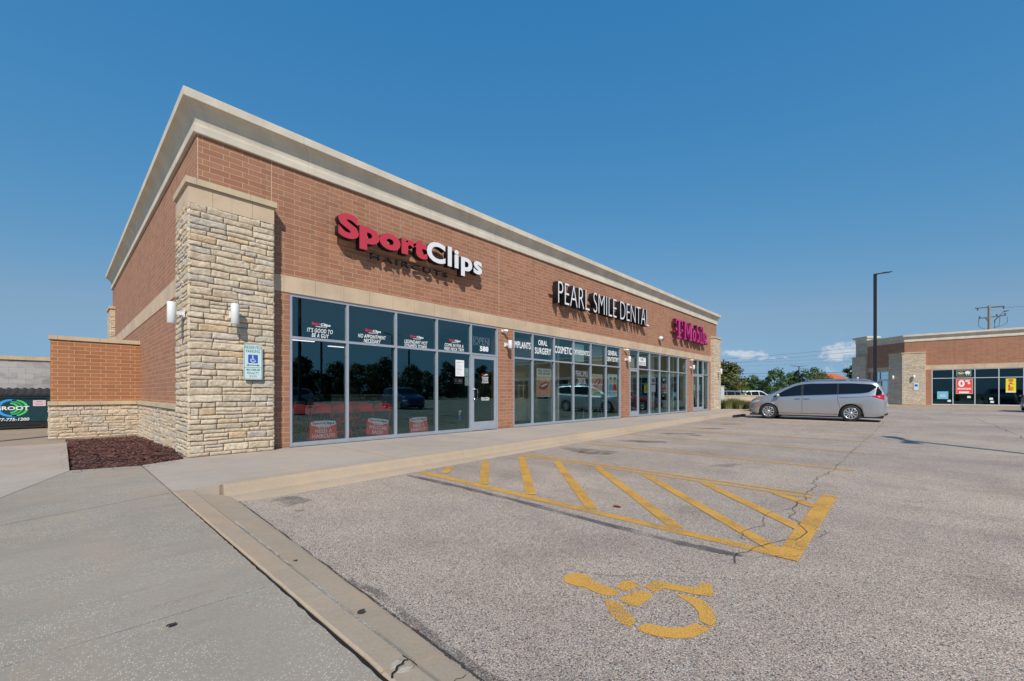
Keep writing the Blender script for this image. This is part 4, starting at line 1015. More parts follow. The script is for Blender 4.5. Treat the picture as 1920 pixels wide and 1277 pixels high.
# ------------------------------------------------------------------ garbage-yard wall on the left
gw = site("brick_screen_wall", "short brick wall with stone base joining the left side of the near building", "wall", None, (.75, 16.4, -.2))
GX0, GX1, GYW = -.13, 1.55, 16.32
m = MB(); m.box(GX0, WX - .001, GYW, GYW + .3, .87, 2.50, skip='t'); m.build("brick_wall", "orange_brick", gw)
m = MB(); m.box(GX0 - .03, WX - .003, GYW - .035, GYW + .33, 2.50, 2.605); m.build("wall_cap", "cap_stone", gw)
m = MB(); m.box(GX0 - .05, WX - .09, GYW - .07, GYW + .35, .77, .87); m.build("stone_ledge", "cap_stone", gw)
m = MB(); m.box(GX0 + .02, WX - .01, GYW, GYW + .3, -.4, .77); bk = m.build("backing", "footing_concrete", gw)
m = MB(); stones(m, GX0, 1.58, -.12, .77, lambda u, z, d: (u, GYW - d, z), 2.2, 55, .05); stones(m, GYW, GYW + .3, -.12, .77, lambda u, z, d: (GX0 - d, u, z), 2.2, 56, .05); m.build("ledge_stones", "ledge_stone", gw)
m = MB(); m.box(GX0 - .06, 1.6, GYW - .09, GYW + .3, -.4, -.10); m.build("footing", "footing_concrete", gw)

# block wall behind the dumpster
cw = site("block_wall", "grey concrete block wall with tan cap behind the dumpster", "wall", None, (-3, 24.2, -.2))
m = MB(); m.box(-9, 1.4, 24, 24.2, -.3, 2.32); m.build("blocks", "grey_block", cw)
m = MB(); m.box(-9, 1.4, 23.95, 24.25, 2.32, 2.46); m.build("wall_cap", "cap_stone", cw)

# dumpster
dp = site("dumpster", "dark green wheeled dumpster with ribbed black lids and round blue-green logo", "dumpster", None, (-1.2, 22.5, -.15))
x0, x1, yf = -2.30, -.18, 22.0
m = MB(); m.prism([(x0, .12), (x1, .12), (x1, .92), (x0, .92)], yf, yf + .02)
m.face([(x1, yf, .12), (x1, yf + 1.1, .12), (x1, yf + 1.2, 1.2), (x1, yf, .92)]); m.face([(x0, yf + 1.1, .12), (x0, yf, .12), (x0, yf, .92), (x0, yf + 1.2, 1.2)])
m.box(x0, x1, yf + 1.15, yf + 1.2, .12, 1.2); m.box(x0 - .03, x1 + .03, yf - .04, yf + .03, .92, 1.0); m.box(x1 - .07, x1 + .02, yf - .03, yf, .12, .92); m.box(x0 - .02, x0 + .07, yf - .03, yf, .12, .92)
m.build("body", "dumpster_green", dp)
m = MB(); m.box(x0, x1, yf + .02, yf + 1.1, .0, .12); m.build("base", "dumpster_black", dp)
for k in range(2):
    a, b_ = x0 - .02 + k * 1.08, x0 + 1.05 + k * 1.1; m = MB(); rows = []
    for i in range(25):
        x = a + (b_ - a) * i / 24; hgt = .035 * (1 if (i % 4) in (1, 2) else 0); rows.append([(x, yf - .07, .985), (x, yf - .07, 1.03 + hgt), (x, yf + .55, 1.14 + hgt), (x, yf + 1.22, 1.25 + hgt), (x, yf + 1.22, 1.2)])
    m.grid(rows, smooth=False); m.build("lid", "dumpster_black", dp)
for x in (x0 + .15, x1 - .15):
    m = MB(); m.lathe([(0, -.03), (.09, -.03), (.1, -.02), (.1, .02), (.09, .03), (0, .03)], (x, yf + .12, -.05), 'x', 18); w_ = m.build("caster", "tyre_rubber", dp)
    m = MB(); m.box(x - .04, x - .034, yf + .08, yf + .16, -.06, .0); m.box(x + .034, x + .04, yf + .08, yf + .16, -.06, .0); m.build("fork", "grey_metal", w_)
lc = (-1.02, .586)
def arcs(cx, cz, r_, th, a0, a1, mat, nm="logo_ring"):
    m = MB()
    for q in ring(cx, cz, r_[0], r_[1], th[0], th[1], 26, a0, a1): m.prism(q, yf - .006, yf - .001)
    m.build(nm, mat, dp)
arcs(lc[0] - .03, lc[1], (.34, .30), (.09, .06), PI*.38, PI*.94, "logo_blue"); arcs(lc[0] - .03, lc[1], (.34, .30), (.09, .06), PI*1.06, PI*1.62, "logo_blue")
for k, (rx, mt) in enumerate(((.32, "logo_green"), (.24, "logo_green_dark"), (.17, "logo_green"))):
    arcs(lc[0] + .02 - k*.03, lc[1], (rx, .285 - k*.055), (.065, .045), PI*.06, PI*.55, mt); arcs(lc[0] + .02 - k*.03, lc[1], (rx, .285 - k*.055), (.065, .045), PI*1.45, PI*1.94, mt)
letters("lettering", "GROOT", -1.43, -.66, .516, .644, yf - .010, "vinyl_white", dp, .006, .03)
letters("lettering", "877-775-1200", -1.42, -.66, .15, .25, yf - .004, "vinyl_white", dp, .003, .02, .15)
m = MB(); m.box(-.577, -.28, yf - .004, yf, .64, .84); m.build("sticker", "sticker_pink", dp)
m = MB(); m.box(-.56, -.30, yf - .006, yf - .004, .735, .745); m.box(-.50, -.36, yf - .006, yf - .004, .775, .80); m.box(-.53, -.34, yf - .006, yf - .004, .68, .695); m.build("sticker_print", "ink_grey", dp)
# ------------------------------------------------------------------ cars
def lerp_tab(tab, x):
    if x <= tab[0][0]: return tab[0][1]
    for (a, va), (b_, vb) in zip(tab, tab[1:]):
        if x <= b_:
            t = (x - a) / (b_ - a); return va + (vb - va) * t
    return tab[-1][1]
def smooth_tab(tab, n=60, it=2):
    a, b_ = tab[0][0], tab[-1][0]; xs = [a + (b_-a)*i/n for i in range(n+1)]; v = [lerp_tab(tab, x) for x in xs]
    for _ in range(it): v = [v[0]] + [(v[i-1] + 2*v[i] + v[i+1]) / 4 for i in range(1, n)] + [v[-1]]
    return list(zip(xs, v))
class Car:
    """local frame: nose at +y, left side at -x, wheels on z=0. Section rings run from sill over the shoulder to the roof centre."""
    def __init__(s, L, W, top, belt, plan, axles, R_, sill=.22, tumble=.16, roofw=.62, name="car"):
        s.L, s.W, s.axles, s.R = L, W, axles, R_
        s.top = smooth_tab(top, 80, 2); s.belt = smooth_tab(belt, 40, 2); s.plan = smooth_tab(plan, 60, 2); s.sill = sill; s.tumble = tumble; s.roofw = roofw
    def zbot(s, y):
        z = s.sill
        e = min(y + s.L/2, s.L/2 - y)
        if e < .5: z += .10 * (1 - e / .5) ** 2
        for ay in s.axles:
            ra = s.R + .055; d = abs(y - ay)
            if d < ra: z = max(z, s.R + math.sqrt(ra*ra - d*d))
        return z
    def ring(s, y):
        w = lerp_tab(s.plan, y) * s.W / 2; zt = lerp_tab(s.top, y); zb = min(lerp_tab(s.belt, y), zt - .03); z0 = s.zbot(y)
        cab = max(0.0, min(1.0, (zt - zb - .05) / .35)); low = s.sill + .05
        pts = [(w * .955, z0), (w * .985, max(z0 + .001, low + .06)), (w * 1.0, max(z0 + .002, low + .18)), (w * .994, max(z0 + .003, zb - .30)), (w * 1.0, max(z0 + .004, zb - .17)), (w * .985, max(z0 + .005, zb - .04)), (w * .965, max(z0 + .006, zb))]
        wr = w * (.965 - s.tumble * cab); h = zt - zb
        pts += [(w * .965 + (wr - w*.965) * .35 , zb + h * .34), (w * .965 + (wr - w*.965) * .72, zb + h * .66), (wr, zb + h * (.86 if cab > .3 else .8)), (wr - .055 * w, zb + h * .955), (w * (.72 - .06*cab), zb + h * .985), (w * .4, zt - .004), (0, zt)]
        return pts
    def side(s, y, z, off=.004):
        p = s.ring(y)
        for i in range(len(p) - 1):
            if p[i][1] <= z <= p[i+1][1] + 1e-6 and p[i+1][1] > p[i][1]:
                t = (z - p[i][1]) / (p[i+1][1] - p[i][1]); return p[i][0] + (p[i+1][0] - p[i][0]) * t + off
        return p[-5][0] + off
    def over(s, y, f, off=.005):
        """point across the top at lateral fraction f of the roof half width"""
        p = s.ring(y)[9:]; x = f * p[0][0]
        for i in range(len(p) - 1):
            if p[i+1][0] <= abs(x) <= p[i][0]:
                t = (p[i][0] - abs(x)) / max(1e-6, p[i][0] - p[i+1][0]); return (x, y, p[i][1] + (p[i+1][1] - p[i][1]) * t + off)
        return (x, y, p[-1][1] + off)
    def body(s, mat, root):
        ys = []; n = 110
        for i in range(n + 1): ys.append(-s.L/2 + s.L * i / n)
        for ay in s.axles:
            for k in (-1, 1): ys += [ay + k * (s.R + .055) * q for q in (.999, .97, .9)]
        ys = sorted(ys); m = MB(); rows = []
        for y in ys:
            p = s.ring(y); rows.append([(-x, y, z) for x, z in p] + [(x, y, z) for x, z in p[::-1]][1:])
        m.grid([r[::-1] for r in rows]); m.face(rows[0]); m.face(rows[-1][::-1]); o = m.build("body", mat, root)
        u = MB(); w = s.W/2 * .90; u.box(-w, w, -s.L/2 + .12, s.L/2 - .12, .16, .24)
        for ay in s.axles: u.box(-w*.96, w*.96, ay - s.R - .05, ay + s.R + .05, .2, s.R * 2 + .08)
        u.build("underbody", "car_trim", root); return o
    def panel(s, name, mat, root, y0, y1, lo, hi, sx, off=.005, n=24, m_=6, **kw):
        """patch on the side between height tables lo(y), hi(y)"""
        m = MB(); rows = []
        for i in range(n + 1):
            y = y0 + (y1 - y0) * i / n; a, b_ = lerp_tab(lo, y), lerp_tab(hi, y)
            rows.append([(sx * s.side(y, a + (b_-a) * j / m_, off), y, a + (b_-a) * j / m_) for j in range(m_ + 1)])
        m.grid(rows if sx < 0 else [r[::-1] for r in rows]); return m.build(name, mat, root, **kw)
    def screen(s, name, mat, root, y0, y1, f, off=.006, n=10):
        m = MB(); rows = []
        for i in range(n + 1): y = y0 + (y1-y0)*i/n; rows.append([s.over(y, -f + 2*f*j/12, off) for j in range(13)])
        m.grid(rows); return m.build(name, mat, root)
    def wheel(s, x, ay, sx, root, spokes=10):
        t = MB(); r = s.R; c = (x, ay, r)
        t.lathe([(r*.66, -.10), (r*.9, -.105), (r*.985, -.085), (r, -.05), (r, .05), (r*.985, .085), (r*.9, .105), (r*.66, .10)], c, 'x', 36); w = t.build("wheel", "tyre_rubber", root)
        q = MB(); q.lathe([(0, sx*.03), (r*.62, sx*.03), (r*.67, sx*.10)], c, 'x', 36); q.build("hub_back", "car_trim", w)
        q = MB(); q.lathe([(r*.60, sx*.085), (r*.67, sx*.108), (r*.69, sx*.10), (r*.67, sx*.05)], c, 'x', 36)
        for k in range(spokes):
            a = 2*PI*k/spokes; d = .13
            P = lambda rr, aa, dx: (x + sx*dx, ay + rr*math.cos(aa), r + rr*math.sin(aa))
            q.face([P(r*.10, a - .5, .095), P(r*.10, a + .5, .095), P(r*.63, a + d*1.1, .092), P(r*.63, a - d*1.1, .092)])
        q.lathe([(0, sx*.1), (r*.15, sx*.098), (r*.17, sx*.085)], c, 'x', 20); q.build("rim", "rim_alloy", w)
    def seam(s, root, pts, sx, w=.012):
        m = MB()
        for (ya, za), (yb, zb) in zip(pts, pts[1:]):
            n = max(1, int(math.hypot(yb-ya, zb-za) / .06)); d = Vector((yb-ya, zb-za)).normalized(); nx = Vector((-d.y, d.x)) * w/2; rows = []
            for i in range(n + 1):
                y, z = ya + (yb-ya)*i/n, za + (zb-za)*i/n
                rows.append([(sx * s.side(y - nx.x, z - nx.y, .0025), y - nx.x, z - nx.y), (sx * s.side(y + nx.x, z + nx.y, .0025), y + nx.x, z + nx.y)])
            m.grid(rows, smooth=False)
        return m.build("door_seam", "car_trim", root)
def make_car(kind, paint_, name, label, cat, loc, rz, group=None, detail=True):
    root = empty(name, label, cat, group, loc, rz)
    if kind == "van":
        L, W, Rr = 5.17, 2.02, .355
        top = [(-2.585, 1.02), (-2.56, 1.10), (-2.50, 1.30), (-2.40, 1.58), (-2.30, 1.70), (-2.0, 1.755), (-1.2, 1.785), (-.3, 1.785), (.35, 1.745), (.70, 1.66), (1.15, 1.44), (1.50, 1.23), (1.62, 1.165), (1.9, 1.12), (2.25, 1.02), (2.45, .90), (2.54, .78), (2.585, .62)]
        belt = [(-2.6, .99), (-2.3, 1.13), (-1.4, 1.11), (0, 1.07), (1.2, 1.02), (1.6, .98), (2.2, .86), (2.6, .58)]
        plan = [(-2.585, .80), (-2.50, .90), (-2.2, .965), (-1.2, 1), (1.2, 1), (1.9, .965), (2.3, .87), (2.5, .72), (2.585, .58)]
        axles = (-1.43, 1.66)
    elif kind == "suv":
        L, W, Rr = 4.65, 1.86, .36
        top = [(-2.32, .92), (-2.25, 1.15), (-2.05, 1.52), (-1.8, 1.64), (-.9, 1.69), (0, 1.68), (.35, 1.6), (1.05, 1.13), (1.2, 1.08), (1.9, .98), (2.2, .84), (2.32, .6)]
        belt = [(-2.3, .90), (-2, 1.04), (0, 1.0), (1.1, .95), (2.0, .82), (2.32, .55)]
        plan = [(-2.32, .82), (-2.1, .95), (-1, 1), (1, 1), (1.8, .96), (2.2, .8), (2.32, .6)]; axles = (-1.3, 1.36)
    else:
        L, W, Rr = 4.6, 1.80, .325
        top = [(-2.3, .70), (-2.27, .92), (-1.8, 1.02), (-1.55, 1.06), (-.95, 1.36), (-.6, 1.42), (0, 1.43), (.3, 1.38), (1.0, 1.0), (1.15, .96), (1.8, .88), (2.15, .75), (2.3, .5)]
        belt = [(-2.3, .66), (-1.8, .92), (0, .90), (1.1, .86), (1.9, .76), (2.3, .46)]
        plan = [(-2.3, .8), (-2.0, .94), (-1, 1), (1, 1), (1.8, .95), (2.15, .8), (2.3, .58)]; axles = (-1.32, 1.38)
    c = Car(L, W, top, belt, plan, axles, Rr, tumble=.17 if kind != "van" else .13)
    c.body(paint_, root)
    for sx in (-1, 1):
        for ay in axles: c.wheel(sx * (W/2 - .115), ay, sx, root, 10 if kind == "van" else 7)
    for sx in (-1, 1):
        if kind == "van":
            hi = [(-2.28, 1.50), (-2.12, 1.60), (-1.4, 1.655), (0, 1.66), (.35, 1.63), (.62, 1.55), (1.0, 1.36), (1.38, 1.12), (1.48, 1.06)]; lo = [(-2.28, 1.48), (-2.05, 1.27), (-1.8, 1.215), (-.6, 1.155), (.3, 1.12), (1.48, 1.035)]
            gl = [(-2.27, -1.02), (-.96, .26), (.36, 1.46)]
        elif kind == "suv":
            hi = [(-1.95, 1.36), (-1.7, 1.50), (-.5, 1.56), (.05, 1.53), (.4, 1.40), (.9, 1.07)]; lo = [(-1.95, 1.33), (-1.8, 1.15), (0, 1.05), (.9, 1.0)]; gl = [(-1.92, -1.25), (-1.18, -.25), (-.17, .88)]
        else:
            hi = [(-1.35, 1.06), (-.9, 1.27), (-.5, 1.33), (.0, 1.33), (.3, 1.26), (.88, .94)]; lo = [(-1.35, 1.0), (-1, .97), (.88, .9)]; gl = [(-1.3, -.42), (-.34, .86)]
        for a, b_ in gl: c.panel("side_window", "car_glass", root, a, b_, lo, hi, sx)
        if kind == "van":
            for a, b_ in ((-1.02, -.96), (.26, .36)): c.panel("window_pillar", "car_trim", root, a, b_, lo, hi, sx, .0045, 3)
        tr = [(y, z - .018) for y, z in lo]; c.panel("window_trim", "chrome" if kind == "van" else "car_trim", root, gl[0][0] + .1, gl[-1][1], tr, lo, sx, .007, 24, 1)
        if kind == "van":
            c.seam(root, [(1.52, 1.03), (1.50, .62), (1.30, .30)], sx); c.seam(root, [(.31, 1.62), (.31, .95), (.31, .30)], sx); c.seam(root, [(-1.0, 1.62), (-.98, .98), (-1.02, .78), (-1.12, .34)], sx)
            c.seam(root, [(-1.02, 1.03), (-1.9, 1.07), (-2.25, 1.10)], sx, .016); c.seam(root, [(1.5, .30), (-1.0, .30)], sx, .02)
            for y0 in (.36, .02):
                m = MB(); m.tube([(sx * (c.side(y0, .985) + .03), y0, .985), (sx * (c.side(y0 + .22, .985) + .03), y0 + .22, .99)], .017, 8); m.build("door_handle", "paint_silver" if paint_ == "paint_silver" else paint_, root)
            m = MB(); y, z = 1.26, 1.08; X = c.side(y, z)
            m.lathe([(0, -.09), (.07, -.075), (.10, -.02), (.10, .03), (.0, .05)], (sx * (X + .13), y, z + .03), 'y', 14); m.build("wing_mirror", paint_, root)
            c.panel("tail_lamp", "lamp_red", root, -2.52, -2.12, [(-2.55, .93), (-2.45, .96), (-2.12, 1.08)], [(-2.55, 1.17), (-2.4, 1.16), (-2.12, 1.11)], sx, .008)
            c.panel("quarter_glass", "car_glass", root, -2.44, -2.24, [(-2.44, 1.17), (-2.24, 1.12)], [(-2.44, 1.28), (-2.36, 1.42), (-2.30, 1.56), (-2.24, 1.14)], sx, .006)
            c.panel("headlamp", "lamp_clear", root, 2.05, 2.45, [(2.05, .83), (2.45, .70)], [(2.05, .90), (2.3, .87), (2.45, .80)], sx, .006)
            c.panel("side_marker", "lamp_orange", root, 2.10, 2.20, [(2.10, .56), (2.20, .52)], [(2.10, .68), (2.20, .68)], sx, .006)
            m = MB(); m.tube([(sx*.70, .25, 1.765), (sx*.70, .15, 1.815), (sx*.72, -.9, 1.85), (sx*.72, -1.8, 1.83), (sx*.70, -2.05, 1.775)], .018, 6); m.build("roof_rail", "chrome", root)
        else:
            c.seam(root, [(.95 if kind == "suv" else .9, .95), (1.0, .45), (.85, .3)], sx); c.seam(root, [(gl[-1][0] - .04, 1.0), (gl[-1][0] - .04, .3)], sx)
            c.panel("tail_lamp", "lamp_red", root, -L/2 + .04, -L/2 + .35, [(-3, .74), (3, .74)], [(-3, .88), (3, .88)], sx, .007)
            c.panel("headlamp", "lamp_clear", root, L/2 - .5, L/2 - .12, [(-3, .62), (3, .62)], [(-3, .74), (3, .72)], sx, .007)
            m = MB(); y = gl[-1][1] - .1; z = .98; m.lathe([(0, -.07), (.07, -.05), (.08, .02), (0, .04)], (sx * (c.side(y, z - .05) + .1), y, z + .02), 'y', 12); m.build("wing_mirror", paint_, root)
    if kind == "van":
        c.screen("windscreen", "car_glass", root, .62, 1.5, .93); c.screen("rear_window", "car_glass", root, -2.52, -2.34, .85)
        m = MB(); m.box(-.14, .14, -2.612, -2.60, .66, .80); m.build("number_plate", "white_metal", root)
        m = MB(); m.lathe([(0, .05), (.03, .045), (.06, 0)], (.0, -2.0, 1.765), seg=10); m.build("aerial", paint_, root)
        m = MB(); m.box(-.6, .6, 2.57, 2.595, .45, .62); m.build("grille", "car_trim", root)
        m = MB(); m.box(-.85, .85, -2.60, -2.4, .30, .36); m.build("bumper_insert", "car_trim", root)
    elif kind == "suv": c.screen("windscreen", "car_glass", root, .42, 1.02, .92); c.screen("rear_window", "car_glass", root, -2.22, -2.02, .85); m = MB(); m.box(-.5, .5, 2.29, 2.325, .45, .62); m.build("grille", "car_trim", root)
    else: c.screen("windscreen", "car_glass", root, .38, .96, .92); c.screen("rear_window", "car_glass", root, -1.5, -1.0, .88)
    return root
make_car("van", "paint_silver", "parked_van", "silver minivan parked nose-in beyond the yellow bays", "minivan", (24.16, 3.04, AZ), 0)
make_car("sedan", "paint_red", "parked_car", "red car behind the silver minivan, mirrored in the middle shop's glass", "car", (29.6, 3.0, AZ), 0)
make_car("suv", "paint_grey", "parked_car", "grey car cut by the photo's right edge in front of the far shops", "car", (43.55, -6.95, -.10), R(-90))
make_car("suv", "paint_blue", "parked_car", "dark blue car mirrored in the first shop's third window", "car", (18.3, -10.4, AZ), R(8))
make_car("suv", "paint_grey", "parked_car", "pale car mirrored in the first shop's first window", "car", (13.0, -20.5, AZ), R(90))
make_car("sedan", "paint_white", "parked_car", "white car parked across the lot, mirrored low in the glass", "car", (26.0, -21.5, AZ), R(0))
# ------------------------------------------------------------------ the far shops (their front faces -x, one corner cut at 45 degrees)
RX, RY = 52.5, -.19
far = site("retail_building", "second brick shop building across the lot with a cut corner and sale posters", "building", None, (58, -10, 0))
XF = frame_mat(RX, RY, .05, R(-90)); XC = frame_mat(RX, RY, .05, R(-135))
FL = 33.0
m = MB(XF); ops = [(1.76, 8.26), (10.2, 16.8), (18.6, 25.0), (26.6, 31.0)]; prev = 0
for a, b_ in ops: m.box(prev, a, 0, .3, -.1, 3.11, skip='tb'); prev = b_
m.box(prev, FL, 0, .3, -.1, 3.11, skip='tb'); m.box(0, FL, 0, .3, 3.50, BW + .1, skip='t'); m.box(FL - .3, FL, .3, 16, -.1, BW + .1)
m.build("brick_wall", "brick", far)
m = MB(XC); m.box(-1.55, 0, .0, .3, -.1, 3.11, skip='tb'); m.box(-3.85, -3.35, 0, .3, -.1, 3.11, skip='tb'); m.box(-3.85, .0, 0, .3, 3.50, BW + .1, skip='t'); m.build("brick_wall", "brick", far)
m = MB(XF); m.box(0, FL, -.014, .31, 3.11, 3.50); m.build("stone_band", "cast_stone", far)
m = MB(XC); m.box(-3.85, 0, -.014, .31, 3.11, 3.50); m.build("stone_band", "cast_stone", far)
u = .70711
def cp(s, d=0): return (RX + u*s - u*d, RY + u*s + u*d)
m = MB(); sweep(m, [cp(3.9), (RX, RY), (RX, RY - FL), (RX + 16, RY - FL)], up(CORN, .12)); m.build("cornice", "cornice_stone", far)
m = MB(); m.face([(RX, RY, 5.5), (RX, RY - FL, 5.5), (RX + 16, RY - FL, 5.5), (RX + 16, RY + 2, 5.5), (RX + 2.6, RY + 2.6, 5.5)][::-1]); m.build("roof", "roof_membrane", far)
# inside of the far shops
m = MB(XF); m.face([(0, 8, 0), (FL, 8, 0), (FL, 8, 3.3), (0, 8, 3.3)]); m.box(0, FL, .3, 8, 3.25, 3.3); m.build("interior_wall", "dark_interior", far)
m = MB(XF); m.face([(0, .3, 0), (FL, .3, 0), (FL, 8, 0), (0, 8, 0)]); m.build("floor", "interior_floor", far)
# tower at the far end of the cut corner
def far_pillar(name, xf, x0, x1, y0, y1, z1, seed, sides='lr'):
    o = None; b_ = MB(xf); b_.box(x0 + .02, x1 - .02, y0 + .02, y1, -.1, z1); o = b_.build(name, "footing_concrete", far)
    m = MB(xf); stones(m, x0, x1, 0, z1 - .05, lambda a, z, d: (a, y0 + .03 - d, z), 5, seed, .05, course=(.08, .16))
    if 'l' in sides: stones(m, y0, y1, 0, z1 - .05, lambda a, z, d: (x0 + .03 - d, a, z), 5, seed + 1, .05, course=(.08, .16))
    if 'r' in sides: stones(m, y0, y1, 0, z1 - .05, lambda a, z, d: (x1 - .03 + d, a, z), 5, seed + 2, .05, course=(.08, .16))
    m.build("ledge_stones", "ledge_stone", o)
    m = MB(xf); m.box(x0 - .005, x1 + .005, y0 - .005, y1, z1 - .05, z1 + .26); m.build("stone_block", "cast_stone", o)
    m = MB(xf); pillar_cap(m, x0, x1, y0, y1, z1 + .262); m.build("pillar_cap", "cap_stone", o); return o
far_pillar("stone_pillar", XF, -.16, 1.36, -.22, .1, 4.35, 61, 'r')
far_pillar("stone_pillar", XC, -1.30, .12, -.22, .1, 4.35, 71, 'l')
far_pillar("stone_pillar", XC, -5.35, -3.80, -.25, 1.0, 4.35, 81)
m = MB(XC); stones(m, -5.15, -3.86, 4.6, 6.1, lambda a, z, d: (a, -.0 - d, z), 5, 91, .05, course=(.08, .16)); stones(m, .0, 1.2, 4.6, 6.1, lambda a, z, d: (-3.86 + d, a, z), 5, 92, .05, course=(.08, .16)); stones(m, .0, 1.2, 4.6, 6.1, lambda a, z, d: (-5.15 - d, a, z), 5, 93, .05, course=(.08, .16)); m.build("tower_stones", "ledge_stone", far)
m = MB(XC); m.box(-5.13, -3.88, .02, 1.2, 4.6, 6.1); m.build("tower_core", "footing_concrete", far)
c0, c1, c2, c3 = cp(5.15, -1.2), cp(5.15), cp(3.86), cp(3.86, -1.2)
m = MB(); sweep(m, [c0, c1, c2, c3], up(CORN, .55)); m.build("tower_cornice", "cornice_stone", far)
storefront(far, [1.76, 3.06, 4.34, 5.67, 6.98, 8.26], 0, 3.11, 2.33, .012, XF, mat="white_aluminium", glass="dark_shop_glass", label="first bay of the far shops behind the sale posters")
for xs, dr in (([10.2, 11.5, 12.8, 14.1, 15.4, 16.8], (2,)), ([18.6, 19.9, 21.2, 22.5, 23.7, 25.0], (0,)), ([26.6, 27.7, 28.8, 29.9, 31.0], (1,))):
    storefront(far, xs, 0, 3.11, 2.33, .012, XF, doors=dr, mat="white_aluminium", glass="dark_shop_glass")
storefront(far, [-3.35, -2.50, -1.55], 0, 3.11, 2.33, .012, XC, doors=(1,), mat="white_aluminium", glass="dark_shop_glass", label="door and sidelight in the shaded cut corner")
def fpost(name, label, cat, x0, x1, z0, z1, mat, y=-.006 + .05, kids=()):
    t = site(name, label, cat, None, tuple(XF @ Vector(((x0+x1)/2, y, z0))))
    m = MB(XF); m.box(x0, x1, y, y + .006, z0, z1); m.build("board", mat, t)
    for nm, a, b_, c, d, mt in kids:
        if nm.startswith('#'): m = MB(XF); m.box(x0 + a*(x1-x0), x0 + b_*(x1-x0), y - .003, y, z0 + c*(z1-z0), z0 + d*(z1-z0)); m.build(nm[1:], mt, t)
        else: letters("lettering", nm, x0 + a*(x1-x0), x0 + b_*(x1-x0), z0 + c*(z1-z0), z0 + d*(z1-z0), y - .005, mt, t, .003, .04, xf=XF)
    return t
fpost("sale_poster", "red 0% FINANCING poster in the far shop's second bay", "poster", 3.24, 4.22, .98, 2.24, "poster_red", kids=(("#white_edge", 0, 1, 0, .015, "vinyl_white"), ("#white_edge", 0, 1, .985, 1, "vinyl_white"), ("#white_edge", 0, .015, .015, .985, "vinyl_white"), ("#white_edge", .985, 1, .015, .985, "vinyl_white"), ("0", .14, .52, .46, .93, "vinyl_white"), ("%", .56, .86, .64, .93, "vinyl_white"), ("FINANCING", .10, .90, .27, .40, "vinyl_white"), ("#stripe", .18, .78, .05, .15, "vinyl_white")))
fpost("sale_poster", "yellow vertical SALE poster in the far shop's fourth bay", "poster", 6.04, 6.58, 1.15, 2.22, "poster_yellow", kids=(("S", .25, .75, .76, .95, "vinyl_red"), ("A", .25, .75, .54, .73, "vinyl_red"), ("L", .25, .75, .32, .51, "vinyl_red"), ("E", .25, .75, .10, .29, "vinyl_red"), ("#foot", 0, 1, -.06, .0, "vinyl_white")))
fpost("window_poster", "light blue poster low in the far shop's first bay", "poster", 2.10, 2.78, .52, 1.18, "poster_blue", kids=(("#stripe", .25, .8, .35, .42, "poster_pale"), ("#stripe", .3, .7, .5, .6, "sticker_pink")))
t = fpost("shop_emblem", "small emblem of a yellow oval and white animal in the far shop's second transom", "sign", 3.28, 4.12, 2.48, 2.98, "dark_interior", kids=(("#line", 0, 1, .0, .03, "poster_pale"), ("#line", 0, 1, .97, 1, "poster_pale"), ("#line", 0, .02, .03, .97, "poster_pale"), ("#line", .98, 1, .03, .97, "poster_pale"), ("Open", .12, .46, .36, .68, "vinyl_white")))
m = MB(XF)
for q in ring(3.53, 2.74, .20, .13, .02, .02, 20): m.prism(q, .036, .04)
m.build("oval", "poster_yellow", t)
m = MB(XF); m.prism([(3.80, 2.86), (3.76, 2.80), (3.78, 2.70), (3.82, 2.68), (3.83, 2.56), (3.87, 2.56), (3.88, 2.67), (3.96, 2.67), (3.97, 2.56), (4.01, 2.56), (4.02, 2.68), (4.07, 2.72), (4.07, 2.84), (3.98, 2.90), (3.88, 2.92)], .036, .04); m.build("animal", "vinyl_white", t)
for x, z, mt in ((2.74, .28, 1), (3.9, .62, 1), (5.15, .48, 1), (5.2, .22, 1)):
    m = MB(XF); m.box(x, x + .2, .044, .048, z, z + .17); m.build("window_notice", "poster_pale", None, label={2.74: "small white notice beside the light blue poster", 3.9: "small white notice under the red 0% poster", 5.15: "upper of two small white notices in the far shop's third bay", 5.2: "lower of two small white notices in the far shop's third bay"}[x], cat="notice")
m = MB(XC); m.box(-3.2, -2.75, .5, .52, .6, 2.2); m.build("yellow_banner", "poster_yellow", None, label="yellow banner behind the glass of the cut corner entrance", cat="banner")
m = MB(XC); m.face([(-3.8, 2.2, 0), (-.2, 2.2, 0), (-.2, 2.2, 3.4), (-3.8, 2.2, 3.4)]); m.box(-3.8, -.2, .3, 2.2, 3.3, 3.36); m.build("interior_wall", "dark_interior", far)
# lights and sign on the far pillars
def far_light(xf, x, label):
    t = site("wall_light", label, "wall light", "cylinder wall lights", tuple(xf @ Vector((x, -.4, 2.3))))
    m = MB(xf); m.lathe([(0, 2.28), (.078, 2.28), (.078, 2.66), (0, 2.66)], (x, -.40, 0), seg=18); m.build("lamp_body", "white_metal", t)
    m = MB(xf); m.box(x - .03, x + .03, -.33, -.2, 2.44, 2.5); m.build("bracket", "white_metal", t)
far_light(XF, .62, "white cylinder light on the sunlit far stone pillar above its blue sign"); far_light(XC, -.7, "white cylinder light on the shaded face right of the corner entrance"); far_light(XC, -4.5, "white cylinder light on the shaded tower left of the corner entrance")
t = site("parking_sign", "small blue and white parking sign on the far sunlit pillar", "sign", None, tuple(XF @ Vector((.75, -.26, 1.4))))
m = MB(XF); m.box(.60, .92, -.262, -.258, 1.32, 1.95); m.build("plate", "sign_white", t)
m = MB(XF); m.box(.66, .86, -.266, -.262, 1.62, 1.82); m.build("blue_square", "sign_blue", t)
